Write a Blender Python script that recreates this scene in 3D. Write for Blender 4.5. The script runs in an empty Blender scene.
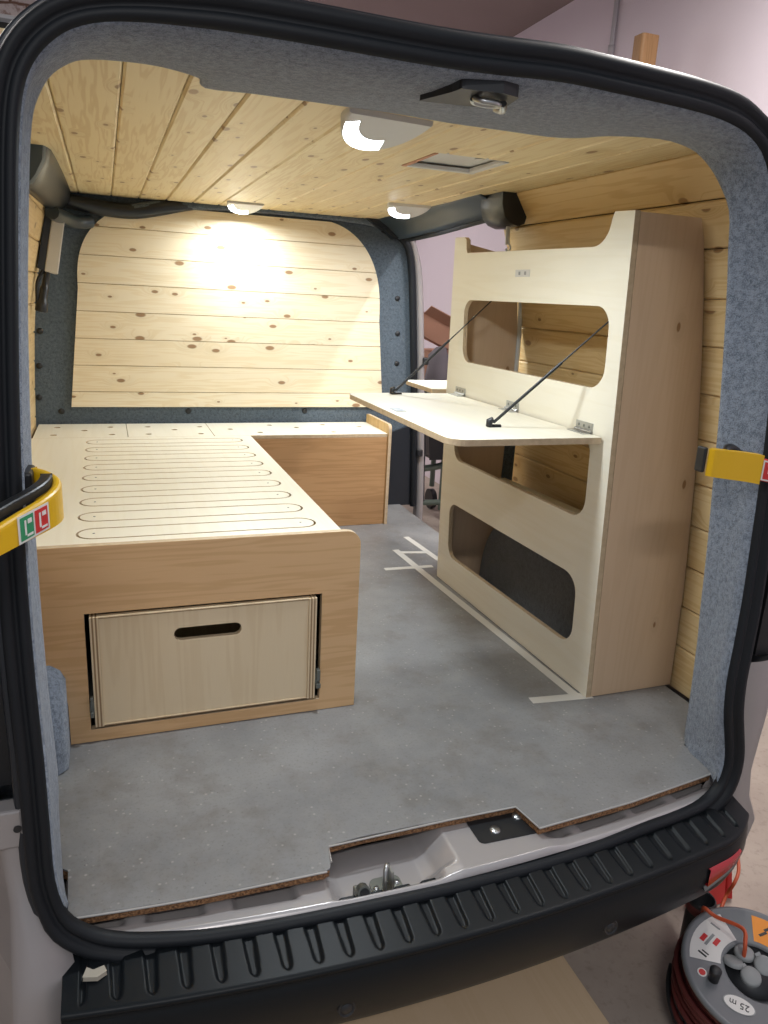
import bpy, math, random
from mathutils import Vector, Matrix
random.seed(7)
C = bpy.context.scene.collection
ZO = 0.58            # van load floor above the garage ground
PI = math.pi

# ------------------------------------------------------------------ materials
MATS = {}
def nt(name):
    m = bpy.data.materials.new(name); m.use_nodes = True
    t = m.node_tree; b = t.nodes['Principled BSDF']
    MATS[name] = m
    return m, t, b
def N(t, typ, **kw):
    n = t.nodes.new(typ)
    for k, v in kw.items(): setattr(n, k, v)
    return n
def L(t, a, b): t.links.new(a, b)
def mathn(t, op, a, b=None, c=None, clamp=False):
    n = N(t, 'ShaderNodeMath', operation=op); n.use_clamp = clamp
    for i, v in enumerate((a, b, c)):
        if v is None: continue
        if isinstance(v, (int, float)): n.inputs[i].default_value = v
        else: L(t, v, n.inputs[i])
    return n.outputs[0]
def mixc(t, f, a, b):
    n = N(t, 'ShaderNodeMix', data_type='RGBA')
    if isinstance(f, (int, float)): n.inputs[0].default_value = f
    else: L(t, f, n.inputs[0])
    for i, v in ((6, a), (7, b)):
        if isinstance(v, tuple): n.inputs[i].default_value = (*v, 1)
        else: L(t, v, n.inputs[i])
    return n.outputs[2]
def bump(t, b, h, strength=.3, dist=.002):
    n = N(t, 'ShaderNodeBump'); n.inputs['Strength'].default_value = strength
    n.inputs['Distance'].default_value = dist
    L(t, h, n.inputs['Height']); L(t, n.outputs[0], b.inputs['Normal'])
def noise(t, vec, scale, detail=3, rough=.5):
    n = N(t, 'ShaderNodeTexNoise'); n.inputs['Scale'].default_value = scale
    n.inputs['Detail'].default_value = detail; n.inputs['Roughness'].default_value = rough
    if vec is not None: L(t, vec, n.inputs['Vector'])
    return n.outputs[0]
def sstep(t, v, a, b, lo=0., hi=1.):
    n = N(t, 'ShaderNodeMapRange', interpolation_type='SMOOTHSTEP')
    L(t, v, n.inputs[0])
    for i, x in enumerate((a, b, lo, hi)): n.inputs[i+1].default_value = x
    return n.outputs[0]

def plain(name, col, rough=.5, metal=0., spec=.5, nscale=None, nb=.1, var=.0):
    m, t, b = nt(name)
    b.inputs['Roughness'].default_value = rough; b.inputs['Metallic'].default_value = metal
    b.inputs['Specular IOR Level'].default_value = spec
    tc = N(t, 'ShaderNodeTexCoord').outputs['Object']
    nn = noise(t, tc, nscale or 20, 4)
    L(t, mixc(t, mathn(t, 'MULTIPLY', nn, max(var, .05)), tuple(c for c in col), tuple(c*.55 for c in col)), b.inputs['Base Color'])
    if nscale: bump(t, b, nn, nb, .001)
    return m

def wood(name, light, dark, grain='y', pitch=None, across='x', off=0., knots=1., gs=1., rough=.45, ringk=.5, kn=(.26,.13,.05)):
    """softwood or veneer: grain axis, board axis and pitch in object metres"""
    m, t, b = nt(name)
    b.inputs['Roughness'].default_value = rough
    b.inputs['Specular IOR Level'].default_value = .35
    tc = N(t, 'ShaderNodeTexCoord').outputs['Object']
    sp = N(t, 'ShaderNodeSeparateXYZ'); L(t, tc, sp.inputs[0])
    ax = {'x': sp.outputs[0], 'y': sp.outputs[1], 'z': sp.outputs[2]}
    g, a = ax[grain], ax[across]
    third = ax[[k for k in 'xyz' if k not in (grain, across)][0]]
    if pitch:
        bi = mathn(t, 'FLOOR', mathn(t, 'DIVIDE', mathn(t, 'SUBTRACT', a, off), pitch))
        wn = N(t, 'ShaderNodeTexWhiteNoise', noise_dimensions='1D'); L(t, bi, wn.inputs['W'])
        rnd = wn.outputs['Value']
        shift = mathn(t, 'MULTIPLY', rnd, 37.)
        g2 = mathn(t, 'ADD', g, shift)
        a2 = mathn(t, 'ADD', a, mathn(t, 'MULTIPLY', rnd, .61))
    else:
        g2, a2, rnd = g, mathn(t, 'ADD', a, mathn(t, 'MULTIPLY', third, .9)), None
    # knots
    cb = N(t, 'ShaderNodeCombineXYZ'); L(t, mathn(t, 'MULTIPLY', g2, 5.2), cb.inputs[0]); L(t, mathn(t, 'MULTIPLY', a2, 11.), cb.inputs[1])
    vo = N(t, 'ShaderNodeTexVoronoi', voronoi_dimensions='2D'); vo.inputs['Scale'].default_value = 1.; vo.inputs['Randomness'].default_value = .95
    L(t, cb.outputs[0], vo.inputs['Vector'])
    sc = N(t, 'ShaderNodeSeparateColor'); L(t, vo.outputs['Color'], sc.inputs[0])
    has = mathn(t, 'LESS_THAN', sc.outputs[0], .55*knots)
    rad = mathn(t, 'ADD', mathn(t, 'MULTIPLY', sc.outputs[1], .075), .03)
    kd = mathn(t, 'DIVIDE', vo.outputs['Distance'], rad)
    kmask = mathn(t, 'MULTIPLY', sstep(t, kd, .75, 1.25, 1., 0.), has)
    halo = mathn(t, 'MULTIPLY', sstep(t, kd, .8, 5., 1., 0.), has)
    # grain
    cg = N(t, 'ShaderNodeCombineXYZ')
    L(t, mathn(t, 'MULTIPLY', g2, 1.2*gs), cg.inputs[0])
    L(t, mathn(t, 'ADD', mathn(t, 'MULTIPLY', a2, 22.*gs), mathn(t, 'MULTIPLY', halo, .8)), cg.inputs[1])
    n1 = noise(t, cg.outputs[0], 1., 3, .55)
    rings = mathn(t, 'SINE', mathn(t, 'MULTIPLY', n1, 46.))
    rings = sstep(t, rings, -.2, 1.)
    cf = N(t, 'ShaderNodeCombineXYZ'); L(t, mathn(t, 'MULTIPLY', g2, 14.), cf.inputs[0]); L(t, mathn(t, 'MULTIPLY', a2, 700.), cf.inputs[1])
    fine = noise(t, cf.outputs[0], 1., 2)
    v = mathn(t, 'ADD', mathn(t, 'MULTIPLY', rings, ringk), mathn(t, 'MULTIPLY', fine, .35))
    big = noise(t, cg.outputs[0], .35, 2)
    v = mathn(t, 'ADD', v, mathn(t, 'MULTIPLY', mathn(t, 'SUBTRACT', big, .5), .5), clamp=True)
    col = mixc(t, v, light, dark)
    if rnd is not None:
        col = mixc(t, mathn(t, 'MULTIPLY', rnd, .35), col, tuple(d*1.05 for d in dark))
    if knots > 0:
        col = mixc(t, mathn(t, 'MULTIPLY', halo, .25), col, tuple(d*.8 for d in dark))
        col = mixc(t, mathn(t, 'MULTIPLY', kmask, .85), col, kn)
    L(t, col, b.inputs['Base Color'])
    bump(t, b, fine, .08, .0006)
    return m

PINE_L, PINE_D = (.80, .60, .33), (.62, .40, .17)
wood('pine_ceiling', (.80, .68, .43), (.66, .50, .26), 'y', .105, 'x', .047, knots=1.4, ringk=.65)
wood('pine_wall', (.80, .61, .33), (.63, .42, .18), 'y', .11, 'z', .02+ZO)
wood('pine_bulkhead', (.86, .77, .58), (.76, .62, .39), 'x', .11, 'z', .007+ZO, knots=1.3)
wood('birch', (.84, .80, .68), (.76, .70, .54), 'y', None, 'x', knots=0, gs=.5, ringk=.18, rough=.4)
wood('birch_front', (.76, .62, .42), (.64, .48, .29), 'z', None, 'x', knots=0, gs=.6, ringk=.25, rough=.45)
wood('beech', (.68, .50, .34), (.59, .41, .26), 'z', None, 'x', knots=.12, gs=.7, ringk=.2, rough=.45)
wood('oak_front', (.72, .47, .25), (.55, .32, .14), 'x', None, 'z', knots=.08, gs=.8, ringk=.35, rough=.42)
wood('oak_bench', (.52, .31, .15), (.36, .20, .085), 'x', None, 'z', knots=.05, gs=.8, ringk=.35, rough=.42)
wood('cut_pine', (.62, .42, .18), (.45, .27, .10), 'z', None, 'x', knots=.4)
wood('post_wood', (.42, .24, .11), (.30, .16, .07), 'z', None, 'x', knots=.4)
wood('ply_sheet', (.66, .50, .33), (.58, .42, .25), 'y', None, 'x', knots=.1, gs=.5, ringk=.2, rough=.6)

def ply_edge():
    m, t, b = nt('ply_edge')
    tc = N(t, 'ShaderNodeTexCoord').outputs['Object']
    n = noise(t, tc, 60, 3)
    L(t, mixc(t, n, (.40, .29, .18), (.68, .54, .36)), b.inputs['Base Color'])
    b.inputs['Roughness'].default_value = .7
ply_edge()

def ply_stripes():
    m, t, b = nt('ply_stripes')
    tc = N(t, 'ShaderNodeTexCoord').outputs['Object']
    sp = N(t, 'ShaderNodeSeparateXYZ'); L(t, tc, sp.inputs[0])
    s = mathn(t, 'SINE', mathn(t, 'MULTIPLY', mathn(t, 'ADD', sp.outputs[0], sp.outputs[2]), 1500.))
    L(t, mixc(t, sstep(t, s, -.3, .3), (.25, .15, .07), (.72, .55, .34)), b.inputs['Base Color'])
    b.inputs['Roughness'].default_value = .7
ply_stripes()

def carpet(name, c1, c2):
    m, t, b = nt(name)
    tc = N(t, 'ShaderNodeTexCoord').outputs['Object']
    n1 = noise(t, tc, 90, 5, .75); n2 = noise(t, tc, 420, 2, .6); n3 = noise(t, tc, 7, 3)
    f = mathn(t, 'ADD', mathn(t, 'MULTIPLY', n1, .6), mathn(t, 'MULTIPLY', n2, .4))
    f = sstep(t, f, .36, .64)
    col = mixc(t, f, c1, c2)
    col = mixc(t, mathn(t, 'MULTIPLY', n3, .25), col, tuple(c*.7 for c in c1))
    L(t, col, b.inputs['Base Color'])
    b.inputs['Roughness'].default_value = .95; b.inputs['Specular IOR Level'].default_value = .15
    b.inputs['Sheen Weight'].default_value = .4; b.inputs['Sheen Roughness'].default_value = .5
    bump(t, b, f, .55, .003)
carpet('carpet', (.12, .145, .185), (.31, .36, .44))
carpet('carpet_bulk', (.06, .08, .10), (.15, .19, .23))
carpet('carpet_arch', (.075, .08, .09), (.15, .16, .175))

def vinyl():
    m, t, b = nt('vinyl')
    tc = N(t, 'ShaderNodeTexCoord').outputs['Object']
    n1 = noise(t, tc, 3.2, 5, .6); n2 = noise(t, tc, 28, 4, .6)
    col = mixc(t, sstep(t, n1, .3, .7), (.20, .202, .205), (.285, .285, .285))
    n4 = noise(t, tc, 9, 5, .65); col = mixc(t, mathn(t, 'MULTIPLY', sstep(t, n4, .45, .7), .6), col, (.175, .160, .145))
    col = mixc(t, mathn(t, 'MULTIPLY', sstep(t, n2, .4, .75), .45), col, (.27, .265, .255))
    n5 = noise(t, tc, 150, 3, .7); col = mixc(t, mathn(t, 'MULTIPLY', sstep(t, n5, .5, .75), .5), col, (.14, .13, .12))
    vo = N(t, 'ShaderNodeTexVoronoi'); vo.inputs['Scale'].default_value = 75; L(t, tc, vo.inputs['Vector'])
    sc = N(t, 'ShaderNodeSeparateColor'); L(t, vo.outputs['Color'], sc.inputs[0])
    sp1 = mathn(t, 'MULTIPLY', sstep(t, vo.outputs['Distance'], .10, .28, 1., 0.), mathn(t, 'LESS_THAN', sc.outputs[0], .22))
    sp2 = mathn(t, 'MULTIPLY', sstep(t, vo.outputs['Distance'], .07, .12, 1., 0.), mathn(t, 'GREATER_THAN', sc.outputs[0], .9))
    col = mixc(t, mathn(t, 'MULTIPLY', sp1, .5), col, (.46, .44, .41))
    col = mixc(t, mathn(t, 'MULTIPLY', sp2, .7), col, (.09, .085, .08))
    L(t, col, b.inputs['Base Color'])
    b.inputs['Roughness'].default_value = .38; b.inputs['Specular IOR Level'].default_value = .4
    bump(t, b, n2, .05, .001)
vinyl()

def chip():
    m, t, b = nt('chipboard')
    tc = N(t, 'ShaderNodeTexCoord').outputs['Object']
    n = noise(t, tc, 220, 4, .7)
    L(t, mixc(t, sstep(t, n, .35, .65), (.10, .045, .02), (.42, .22, .10)), b.inputs['Base Color'])
    b.inputs['Roughness'].default_value = .9
    bump(t, b, n, .9, .004)
chip()

def concrete():
    m, t, b = nt('garage_concrete')
    tc = N(t, 'ShaderNodeTexCoord').outputs['Object']
    n1 = noise(t, tc, 2.2, 5, .6); n2 = noise(t, tc, 40, 4, .7)
    col = mixc(t, sstep(t, n1, .3, .7), (.34, .28, .235), (.45, .38, .32))
    col = mixc(t, mathn(t, 'MULTIPLY', sstep(t, n2, .5, .8), .5), col, (.14, .11, .09))
    L(t, col, b.inputs['Base Color']); b.inputs['Roughness'].default_value = .8
    bump(t, b, n2, .2, .003)
concrete()

def plaster(name, c, c2):
    m, t, b = nt(name)
    tc = N(t, 'ShaderNodeTexCoord').outputs['Object']
    n1 = noise(t, tc, 1.3, 4, .6); n2 = noise(t, tc, 60, 3)
    L(t, mixc(t, n1, c, c2), b.inputs['Base Color']); b.inputs['Roughness'].default_value = .9
    bump(t, b, n2, .15, .004)
plaster('plaster', (.80, .72, .78), (.74, .66, .72))
plaster('garage_ceiling', (.30, .235, .225), (.24, .19, .18))

def brick():
    m, t, b = nt('painted_brick')
    tc = N(t, 'ShaderNodeTexCoord').outputs['Object']
    mp = N(t, 'ShaderNodeMapping'); mp.inputs['Rotation'].default_value = (PI/2, 0, 0); L(t, tc, mp.inputs[0])
    wobble = N(t, 'ShaderNodeTexNoise'); wobble.inputs['Scale'].default_value = 9; L(t, tc, wobble.inputs['Vector'])
    vm = N(t, 'ShaderNodeVectorMath', operation='MULTIPLY_ADD'); L(t, wobble.outputs['Color'], vm.inputs[0]); vm.inputs[1].default_value = (.05,)*3; L(t, mp.outputs[0], vm.inputs[2])
    br = N(t, 'ShaderNodeTexBrick'); br.inputs['Scale'].default_value = 3.2
    br.inputs['Mortar Size'].default_value = .03; br.inputs['Mortar Smooth'].default_value = .6
    br.inputs['Color1'].default_value = (.66, .62, .62, 1); br.inputs['Color2'].default_value = (.52, .47, .46, 1); br.inputs['Mortar'].default_value = (.14, .08, .055, 1)
    L(t, vm.outputs[0], br.inputs['Vector'])
    n = noise(t, tc, 14, 5, .7)
    col = mixc(t, mathn(t, 'MULTIPLY', sstep(t, n, .52, .68), .7), br.outputs['Color'], (.20, .11, .08))
    L(t, col, b.inputs['Base Color']); b.inputs['Roughness'].default_value = .9
    bump(t, b, br.outputs['Fac'], -.6, .01)
brick()

plain('rubber', (.008, .010, .013), .55, spec=.3)
plain('bumper_plastic', (.006, .008, .010), .42, spec=.22, nscale=700, nb=.12)
plain('black_plastic', (.014, .015, .017), .4)
plain('door_black', (.006, .006, .007), .6)
plain('trim_plastic', (.03, .045, .06), .3, nscale=400, nb=.05)
plain('trim_dark', (.012, .016, .022), .35)
plain('silver_paint', (.36, .335, .33), .38, metal=.25, var=.15)
plain('silver_sill', (.44, .415, .41), .3, metal=.3, var=.1)
plain('yellow', (.75, .44, .008), .38)
plain('white_plastic', (.62, .61, .59), .35)
plain('grey_plastic', (.27, .28, .28), .45)
plain('reel_grey', (.17, .18, .19), .4)
plain('steel', (.45, .46, .46), .3, metal=.9)
plain('dark_steel', (.20, .21, .19), .4, metal=.7)
plain('white_paper', (.75, .73, .70), .6)
plain('red_ink', (.60, .03, .03), .5)
plain('green_ink', (.03, .28, .12), .5)
plain('orange_paper', (.80, .27, .01), .5)
plain('black_ink', (.02, .02, .02), .5)
plain('tape', (.60, .58, .53), .75)
plain('cable_red', (.55, .09, .03), .45)
plain('cable_dark', (.10, .018, .016), .5)
plain('red_paint', (.55, .02, .02), .4)
plain('cardboard', (.52, .28, .19), .85, nscale=30, nb=.05)
plain('cardboard_in', (.12, .06, .04), .9)
plain('green_metal', (.15, .19, .16), .5, metal=.3)
plain('bag_grey', (.20, .18, .20), .8)
plain('void_dark', (.01, .009, .008), .9)
plain('reflector', (.45, .02, .03), .2, spec=.8)
plain('pipe_grey', (.50, .47, .50), .5)
plain('linen', (.66, .66, .64), .7)
plain('ply_dark', (.30, .19, .10), .7)
plain('chip_mark', (.42, .38, .31), .8)
plain('trim_lit', (.07, .10, .125), .5)  # lighter trim colour: brighter light on the end face is painted in
plain('vinyl_edge', (.42, .40, .38), .5)
plain('under_grey', (.16, .16, .17), .8)
m, t, b = nt('lens_glow')
b.inputs['Base Color'].default_value = (.9, .95, 1, 1)
b.inputs['Emission Color'].default_value = (.88, .95, 1, 1); b.inputs['Emission Strength'].default_value = 14
m, t, b = nt('fill_tube_glow')
b.inputs['Emission Color'].default_value = (1, .97, .93, 1); b.inputs['Emission Strength'].default_value = 6

# ------------------------------------------------------------------ mesh tools
class MB:
    """collects shapes, in van coordinates, then links them as one mesh object"""
    def __init__(s): s.v = []; s.f = []; s.mi = []; s.sm = []
    def add(s, vs, fs, mi=0, smooth=False):
        o = len(s.v); s.v += [tuple(v) for v in vs]
        for k, f in enumerate(fs):
            s.f.append([i+o for i in f]); s.mi.append(mi if isinstance(mi, int) else mi[k]); s.sm.append(smooth)
        return s
    def box(s, x0, x1, y0, y1, z0, z1, mi=0, T=None):
        vs = [Vector((x, y, z)) for z in (z0, z1) for y in (y0, y1) for x in (x0, x1)]
        if T is not None: vs = [T @ v for v in vs]
        return s.add(vs, [(0,2,3,1),(4,5,7,6),(0,1,5,4),(2,6,7,3),(0,4,6,2),(1,3,7,5)], mi)
    def prism(s, pts, fn, a, b, mi=0, smooth=False):
        """pts: 2D outline; fn(u, v, w) -> point; w from a to b"""
        n = len(pts)
        vs = [fn(u, v, a) for u, v in pts] + [fn(u, v, b) for u, v in pts]
        s.add(vs, [list(range(n))[::-1], list(range(n, 2*n))], mi)
        s.add(vs, [(i, (i+1) % n, (i+1) % n+n, i+n) for i in range(n)], mi, smooth)
        return s
    def tube(s, path, r, n=10, mi=0, closed=False, cap=True):
        P = [Vector(p) for p in path]; R = r if isinstance(r, (list, tuple)) else [r]*len(P)
        rings = []; prev = None
        for i, p in enumerate(P):
            if closed: d = P[(i+1) % len(P)]-P[i-1]
            else: d = P[min(i+1, len(P)-1)]-P[max(i-1, 0)]
            d.normalize()
            if prev is None:
                a = Vector((0, 0, 1)) if abs(d.z) < .9 else Vector((1, 0, 0))
                u = d.cross(a).normalized()
            else:
                u = (prev - d*prev.dot(d)).normalized()
            prev = u; w = d.cross(u)
            rings.append([p+R[i]*(math.cos(2*PI*k/n)*u+math.sin(2*PI*k/n)*w) for k in range(n)])
        vs = [q for rg in rings for q in rg]; fs = []
        m = len(P)
        for i in range(m if closed else m-1):
            j = (i+1) % m
            for k in range(n): fs.append((i*n+k, i*n+(k+1) % n, j*n+(k+1) % n, j*n+k))
        s.add(vs, fs, mi, True)
        if cap and not closed:
            s.add(rings[0], [list(range(n))[::-1]], mi); s.add(rings[-1], [list(range(n))], mi)
        return s
    def lathe(s, prof, n=32, T=None, mi=0, smooth=True, a0=0, a1=2*PI):
        full = abs(a1-a0-2*PI) < 1e-6
        cols = n if full else n+1
        vs = [];
        for k in range(cols):
            a = a0+(a1-a0)*k/n
            for r, z in prof:
                v = Vector((r*math.cos(a), r*math.sin(a), z)); vs.append(T @ v if T is not None else v)
        m = len(prof); fs = []
        for k in range(n):
            k2 = (k+1) % cols
            for i in range(m-1): fs.append((k*m+i, k2*m+i, k2*m+i+1, k*m+i+1))
        return s.add(vs, fs, mi, smooth)
    def grid(s, rows, mi=0, smooth=True, closed_u=False):
        m = len(rows[0]); n = len(rows)
        vs = [p for r in rows for p in r]; fs = []
        for i in range(n if closed_u else n-1):
            j = (i+1) % n
            for k in range(m-1): fs.append((i*m+k, j*m+k, j*m+k+1, i*m+k+1))
        return s.add(vs, fs, mi, smooth)
    def build(s, name, mats, parent=None, bevel=0, seg=2, loc=None, solid=0, local=False):
        if isinstance(mats, str): mats = [mats]
        me = bpy.data.meshes.new(name)
        ms = bpy.data.objects.new(name, me)
        if parent is None:
            if loc is None: loc = (0, 0, 0)
            ms.location = loc; off = Vector(loc)
            vs = [Vector(v)+Vector((0, 0, ZO))-off for v in s.v]
        else:
            off = Vector(parent['_o'])
            vs = [Vector(v) if local else Vector(v)+Vector((0, 0, ZO))-off for v in s.v]
            ms.parent = parent
        me.from_pydata([tuple(v) for v in vs], [], s.f)
        for m_ in mats: me.materials.append(MATS[m_])
        for p, i, sm in zip(me.polygons, s.mi, s.sm): p.material_index = i; p.use_smooth = sm
        ms['_o'] = tuple(off)
        C.objects.link(ms)
        if solid:
            d = ms.modifiers.new('thick', 'SOLIDIFY'); d.thickness = solid; d.offset = -1
        if bevel:
            d = ms.modifiers.new('bevel', 'BEVEL'); d.width = bevel; d.segments = seg; d.limit_method = 'ANGLE'; d.angle_limit = math.radians(40)
        return ms

def top(o, label, cat, group=None):
    o['label'] = label; o['category'] = cat
    if group: o['group'] = group
    return o
def thing(name, label, cat, loc, group=None, rot=None):
    o = bpy.data.objects.new(name, None); C.objects.link(o)
    o.empty_display_size = .05
    o.location = Vector(loc)+Vector((0, 0, ZO)); o['_o'] = tuple(o.location)
    if rot is not None: o.rotation_euler = rot
    return top(o, label, cat, group)
def struct(o, label=None):
    o['kind'] = 'structure'
    if label: o['label'] = label; o['category'] = label.split()[-1] if False else o.name.split('_')[0].split('.')[0]
    return o

def rrect(x0, x1, y0, y1, r, n=6):
    rs = r if isinstance(r, (list, tuple)) else [r]*4       # bl, br, tr, tl
    out = []
    for (cx, cy, a, rr) in ((x0, y0, PI, rs[0]), (x1, y0, 1.5*PI, rs[1]), (x1, y1, 0, rs[2]), (x0, y1, .5*PI, rs[3])):
        if rr <= 0: out.append((cx, cy)); continue
        ox = cx+(rr if cx == x0 else -rr); oy = cy+(rr if cy == y0 else -rr)
        for k in range(n+1):
            t_ = a+.5*PI*k/n; out.append((ox+rr*math.cos(t_), oy+rr*math.sin(t_)))
    return out

def plate(outer, holes, th, fn, bev=.0012):
    """a board with holes: 2D outlines filled, thickness th, mapped by fn(u, v, w), w in 0..th"""
    cu = bpy.data.curves.new('tmp', 'CURVE'); cu.dimensions = '2D'; cu.fill_mode = 'BOTH'
    for pts in [outer]+holes:
        sp = cu.splines.new('POLY'); sp.points.add(len(pts)-1); sp.use_cyclic_u = True
        for p, q in zip(sp.points, pts): p.co = (q[0], q[1], 0, 1)
    cu.extrude = th/2-bev; cu.bevel_depth = bev; cu.bevel_resolution = 1; cu.offset = -bev
    ob = bpy.data.objects.new('tmp', cu); C.objects.link(ob)
    dg = bpy.context.evaluated_depsgraph_get(); dg.update()
    me = bpy.data.meshes.new_from_object(ob.evaluated_get(dg))
    vs = [fn(v.co.x, v.co.y, v.co.z+th/2) for v in me.vertices]
    fs = [list(p.vertices) for p in me.polygons]
    mi = [0 if abs(p.normal.z) > .8 else 1 for p in me.polygons]
    bpy.data.objects.remove(ob); bpy.data.curves.remove(cu); bpy.data.meshes.remove(me)
    b_ = MB(); b_.add(vs, fs, mi)
    return b_

def smooth_loop(P, it=1):
    P = [Vector(p) for p in P]
    for _ in range(it):
        P = [(P[i-1]+P[i]*2+P[(i+1) % len(P)])/4 for i in range(len(P))]
    return P
def catmull(P, k=4, closed=False):
    P = [Vector(p) for p in P]; out = []; n = len(P)
    for i in range(n if closed else n-1):
        if closed: a, b_, c, d = P[i-1], P[i], P[(i+1) % n], P[(i+2) % n]
        else: a, b_, c, d = P[max(i-1, 0)], P[i], P[i+1], P[min(i+2, n-1)]
        for j in range(k):
            s = j/k
            out.append(.5*((2*b_)+(c-a)*s+(2*a-5*b_+4*c-d)*s*s+(3*b_-a-3*c+d)*s*s*s))
    if not closed: out.append(P[-1])
    return out
def text_mesh(body, size, fn, mat, name, parent, local=False, extr=.0004):
    cu = bpy.data.curves.new('tmp', 'FONT'); cu.body = body; cu.size = size; cu.align_x = 'CENTER'; cu.align_y = 'CENTER'; cu.extrude = extr
    ob = bpy.data.objects.new('tmp', cu); C.objects.link(ob)
    dg = bpy.context.evaluated_depsgraph_get(); dg.update()
    me = bpy.data.meshes.new_from_object(ob.evaluated_get(dg))
    b_ = MB(); b_.add([fn(v.co.x, v.co.y, v.co.z) for v in me.vertices], [list(p.vertices) for p in me.polygons])
    bpy.data.objects.remove(ob); bpy.data.curves.remove(cu); bpy.data.meshes.remove(me)
    return b_.build(name, mat, parent, local=local)

# ------------------------------------------------------------------ traced loops (van coordinates, metres)
LO = [(-0.105, 1.064, 0.034), (-0.121, 1.07, 0.073), (-0.116, 1.079, 0.204), (-0.118, 1.086, 0.288), (-0.123, 1.097, 0.417), (-0.124, 1.109, 0.555), (-0.122, 1.12, 0.701), (-0.116, 1.13, 0.84), (-0.108, 1.139, 0.972), (-0.099, 1.148, 1.098), (-0.095, 1.152, 1.159), (-0.089, 1.156, 1.208), (-0.082, 1.157, 1.242), (-0.07, 1.157, 1.264), (-0.052, 1.157, 1.288), (-0.024, 1.155, 1.309), (0.012, 1.151, 1.322), (0.073, 1.144, 1.326), (0.129, 1.139, 1.327), (0.142, 1.138, 1.328), (0.2, 1.133, 1.328), (0.268, 1.128, 1.327), (0.338, 1.124, 1.325), (0.411, 1.122, 1.324), (0.489, 1.12, 1.323), (0.571, 1.121, 1.326), (0.649, 1.123, 1.332), (0.694, 1.125, 1.333), (0.752, 1.127, 1.332), (0.873, 1.136, 1.33), (0.966, 1.145, 1.33), (1.04, 1.153, 1.325), (1.1, 1.16, 1.309), (1.144, 1.164, 1.281), (1.181, 1.164, 1.212), (1.224, 1.157, 1.035), (1.245, 1.145, 0.843), (1.24, 1.129, 0.658), (1.237, 1.119, 0.541), (1.234, 1.108, 0.404), (1.226, 1.101, 0.338), (1.21, 1.09, 0.233), (1.215, 1.087, 0.18), (1.235, 1.084, 0.104), (1.242, 1.082, 0.066), (1.244, 1.08, 0.039), (1.229, 1.074, -0.01)]
LI = [(-0.106, 1.118, 0.0), (-0.118, 1.18, 0.0), (-0.119, 1.21, 0.111), (-0.116, 1.21, 0.2), (-0.121, 1.22, 0.348), (-0.122, 1.22, 0.509), (-0.12, 1.22, 0.674), (-0.114, 1.22, 0.828), (-0.106, 1.22, 0.971), (-0.095, 1.22, 1.105), (-0.089, 1.22, 1.169), (-0.082, 1.23, 1.219), (-0.072, 1.26, 1.253), (-0.06, 1.3, 1.283), (-0.042, 1.34, 1.309), (-0.017, 1.397, 1.335), (0.034, 1.373, 1.335), (0.101, 1.368, 1.335), (0.166, 1.404, 1.335), (0.183, 1.463, 1.335), (0.257, 1.455, 1.335), (0.346, 1.453, 1.335), (0.439, 1.452, 1.335), (0.537, 1.451, 1.335), (0.646, 1.464, 1.335), (0.754, 1.463, 1.335), (0.868, 1.462, 1.335), (0.922, 1.436, 1.335), (0.96, 1.387, 1.335), (1.051, 1.35, 1.334), (1.094, 1.31, 1.316), (1.114, 1.28, 1.289), (1.126, 1.25, 1.251), (1.146, 1.23, 1.197), (1.16, 1.23, 1.125), (1.177, 1.23, 1.031), (1.206, 1.23, 0.831), (1.228, 1.23, 0.633), (1.242, 1.23, 0.503), (1.255, 1.23, 0.35), (1.263, 1.23, 0.273), (1.271, 1.23, 0.147), (1.274, 1.23, 0.088), (1.279, 1.23, 0.005), (1.26, 1.187, 0.0), (1.258, 1.159, 0.0), (1.252, 1.117, 0.0)]
SI = [(-0.105, 1.064, 0.034), (-0.121, 1.07, 0.073), (-0.116, 1.079, 0.204), (-0.118, 1.086, 0.288), (-0.123, 1.097, 0.417), (-0.124, 1.109, 0.555), (-0.122, 1.12, 0.701), (-0.116, 1.13, 0.84), (-0.108, 1.139, 0.972), (-0.099, 1.148, 1.098), (-0.095, 1.152, 1.159), (-0.089, 1.156, 1.208), (-0.082, 1.157, 1.242), (-0.07, 1.157, 1.264), (-0.052, 1.157, 1.288), (-0.024, 1.155, 1.309), (0.012, 1.151, 1.322), (0.073, 1.144, 1.326), (0.129, 1.139, 1.327), (0.142, 1.138, 1.328), (0.2, 1.133, 1.328), (0.268, 1.128, 1.327), (0.338, 1.124, 1.325), (0.411, 1.122, 1.324), (0.489, 1.12, 1.323), (0.571, 1.121, 1.326), (0.649, 1.123, 1.332), (0.694, 1.125, 1.333), (0.752, 1.127, 1.332), (0.873, 1.136, 1.33), (0.966, 1.145, 1.33), (1.04, 1.153, 1.325), (1.1, 1.16, 1.309), (1.144, 1.164, 1.281), (1.181, 1.164, 1.212), (1.224, 1.157, 1.035), (1.245, 1.145, 0.843), (1.24, 1.129, 0.658), (1.237, 1.119, 0.541), (1.234, 1.108, 0.404), (1.226, 1.101, 0.338), (1.21, 1.09, 0.233), (1.215, 1.087, 0.18), (1.235, 1.084, 0.104), (1.242, 1.082, 0.066), (1.244, 1.08, 0.039), (1.229, 1.074, -0.01), (1.196, 1.067, -0.032), (1.111, 1.054, -0.032), (1.025, 1.043, -0.03), (0.945, 1.034, -0.032), (0.853, 1.025, -0.04), (0.733, 1.017, -0.037), (0.622, 1.013, -0.037), (0.518, 1.012, -0.035), (0.421, 1.013, -0.034), (0.298, 1.018, -0.034), (0.183, 1.025, -0.037), (0.101, 1.033, -0.034), (0.021, 1.042, -0.026), (-0.032, 1.05, -0.015), (-0.069, 1.056, -0.002)]

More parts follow.
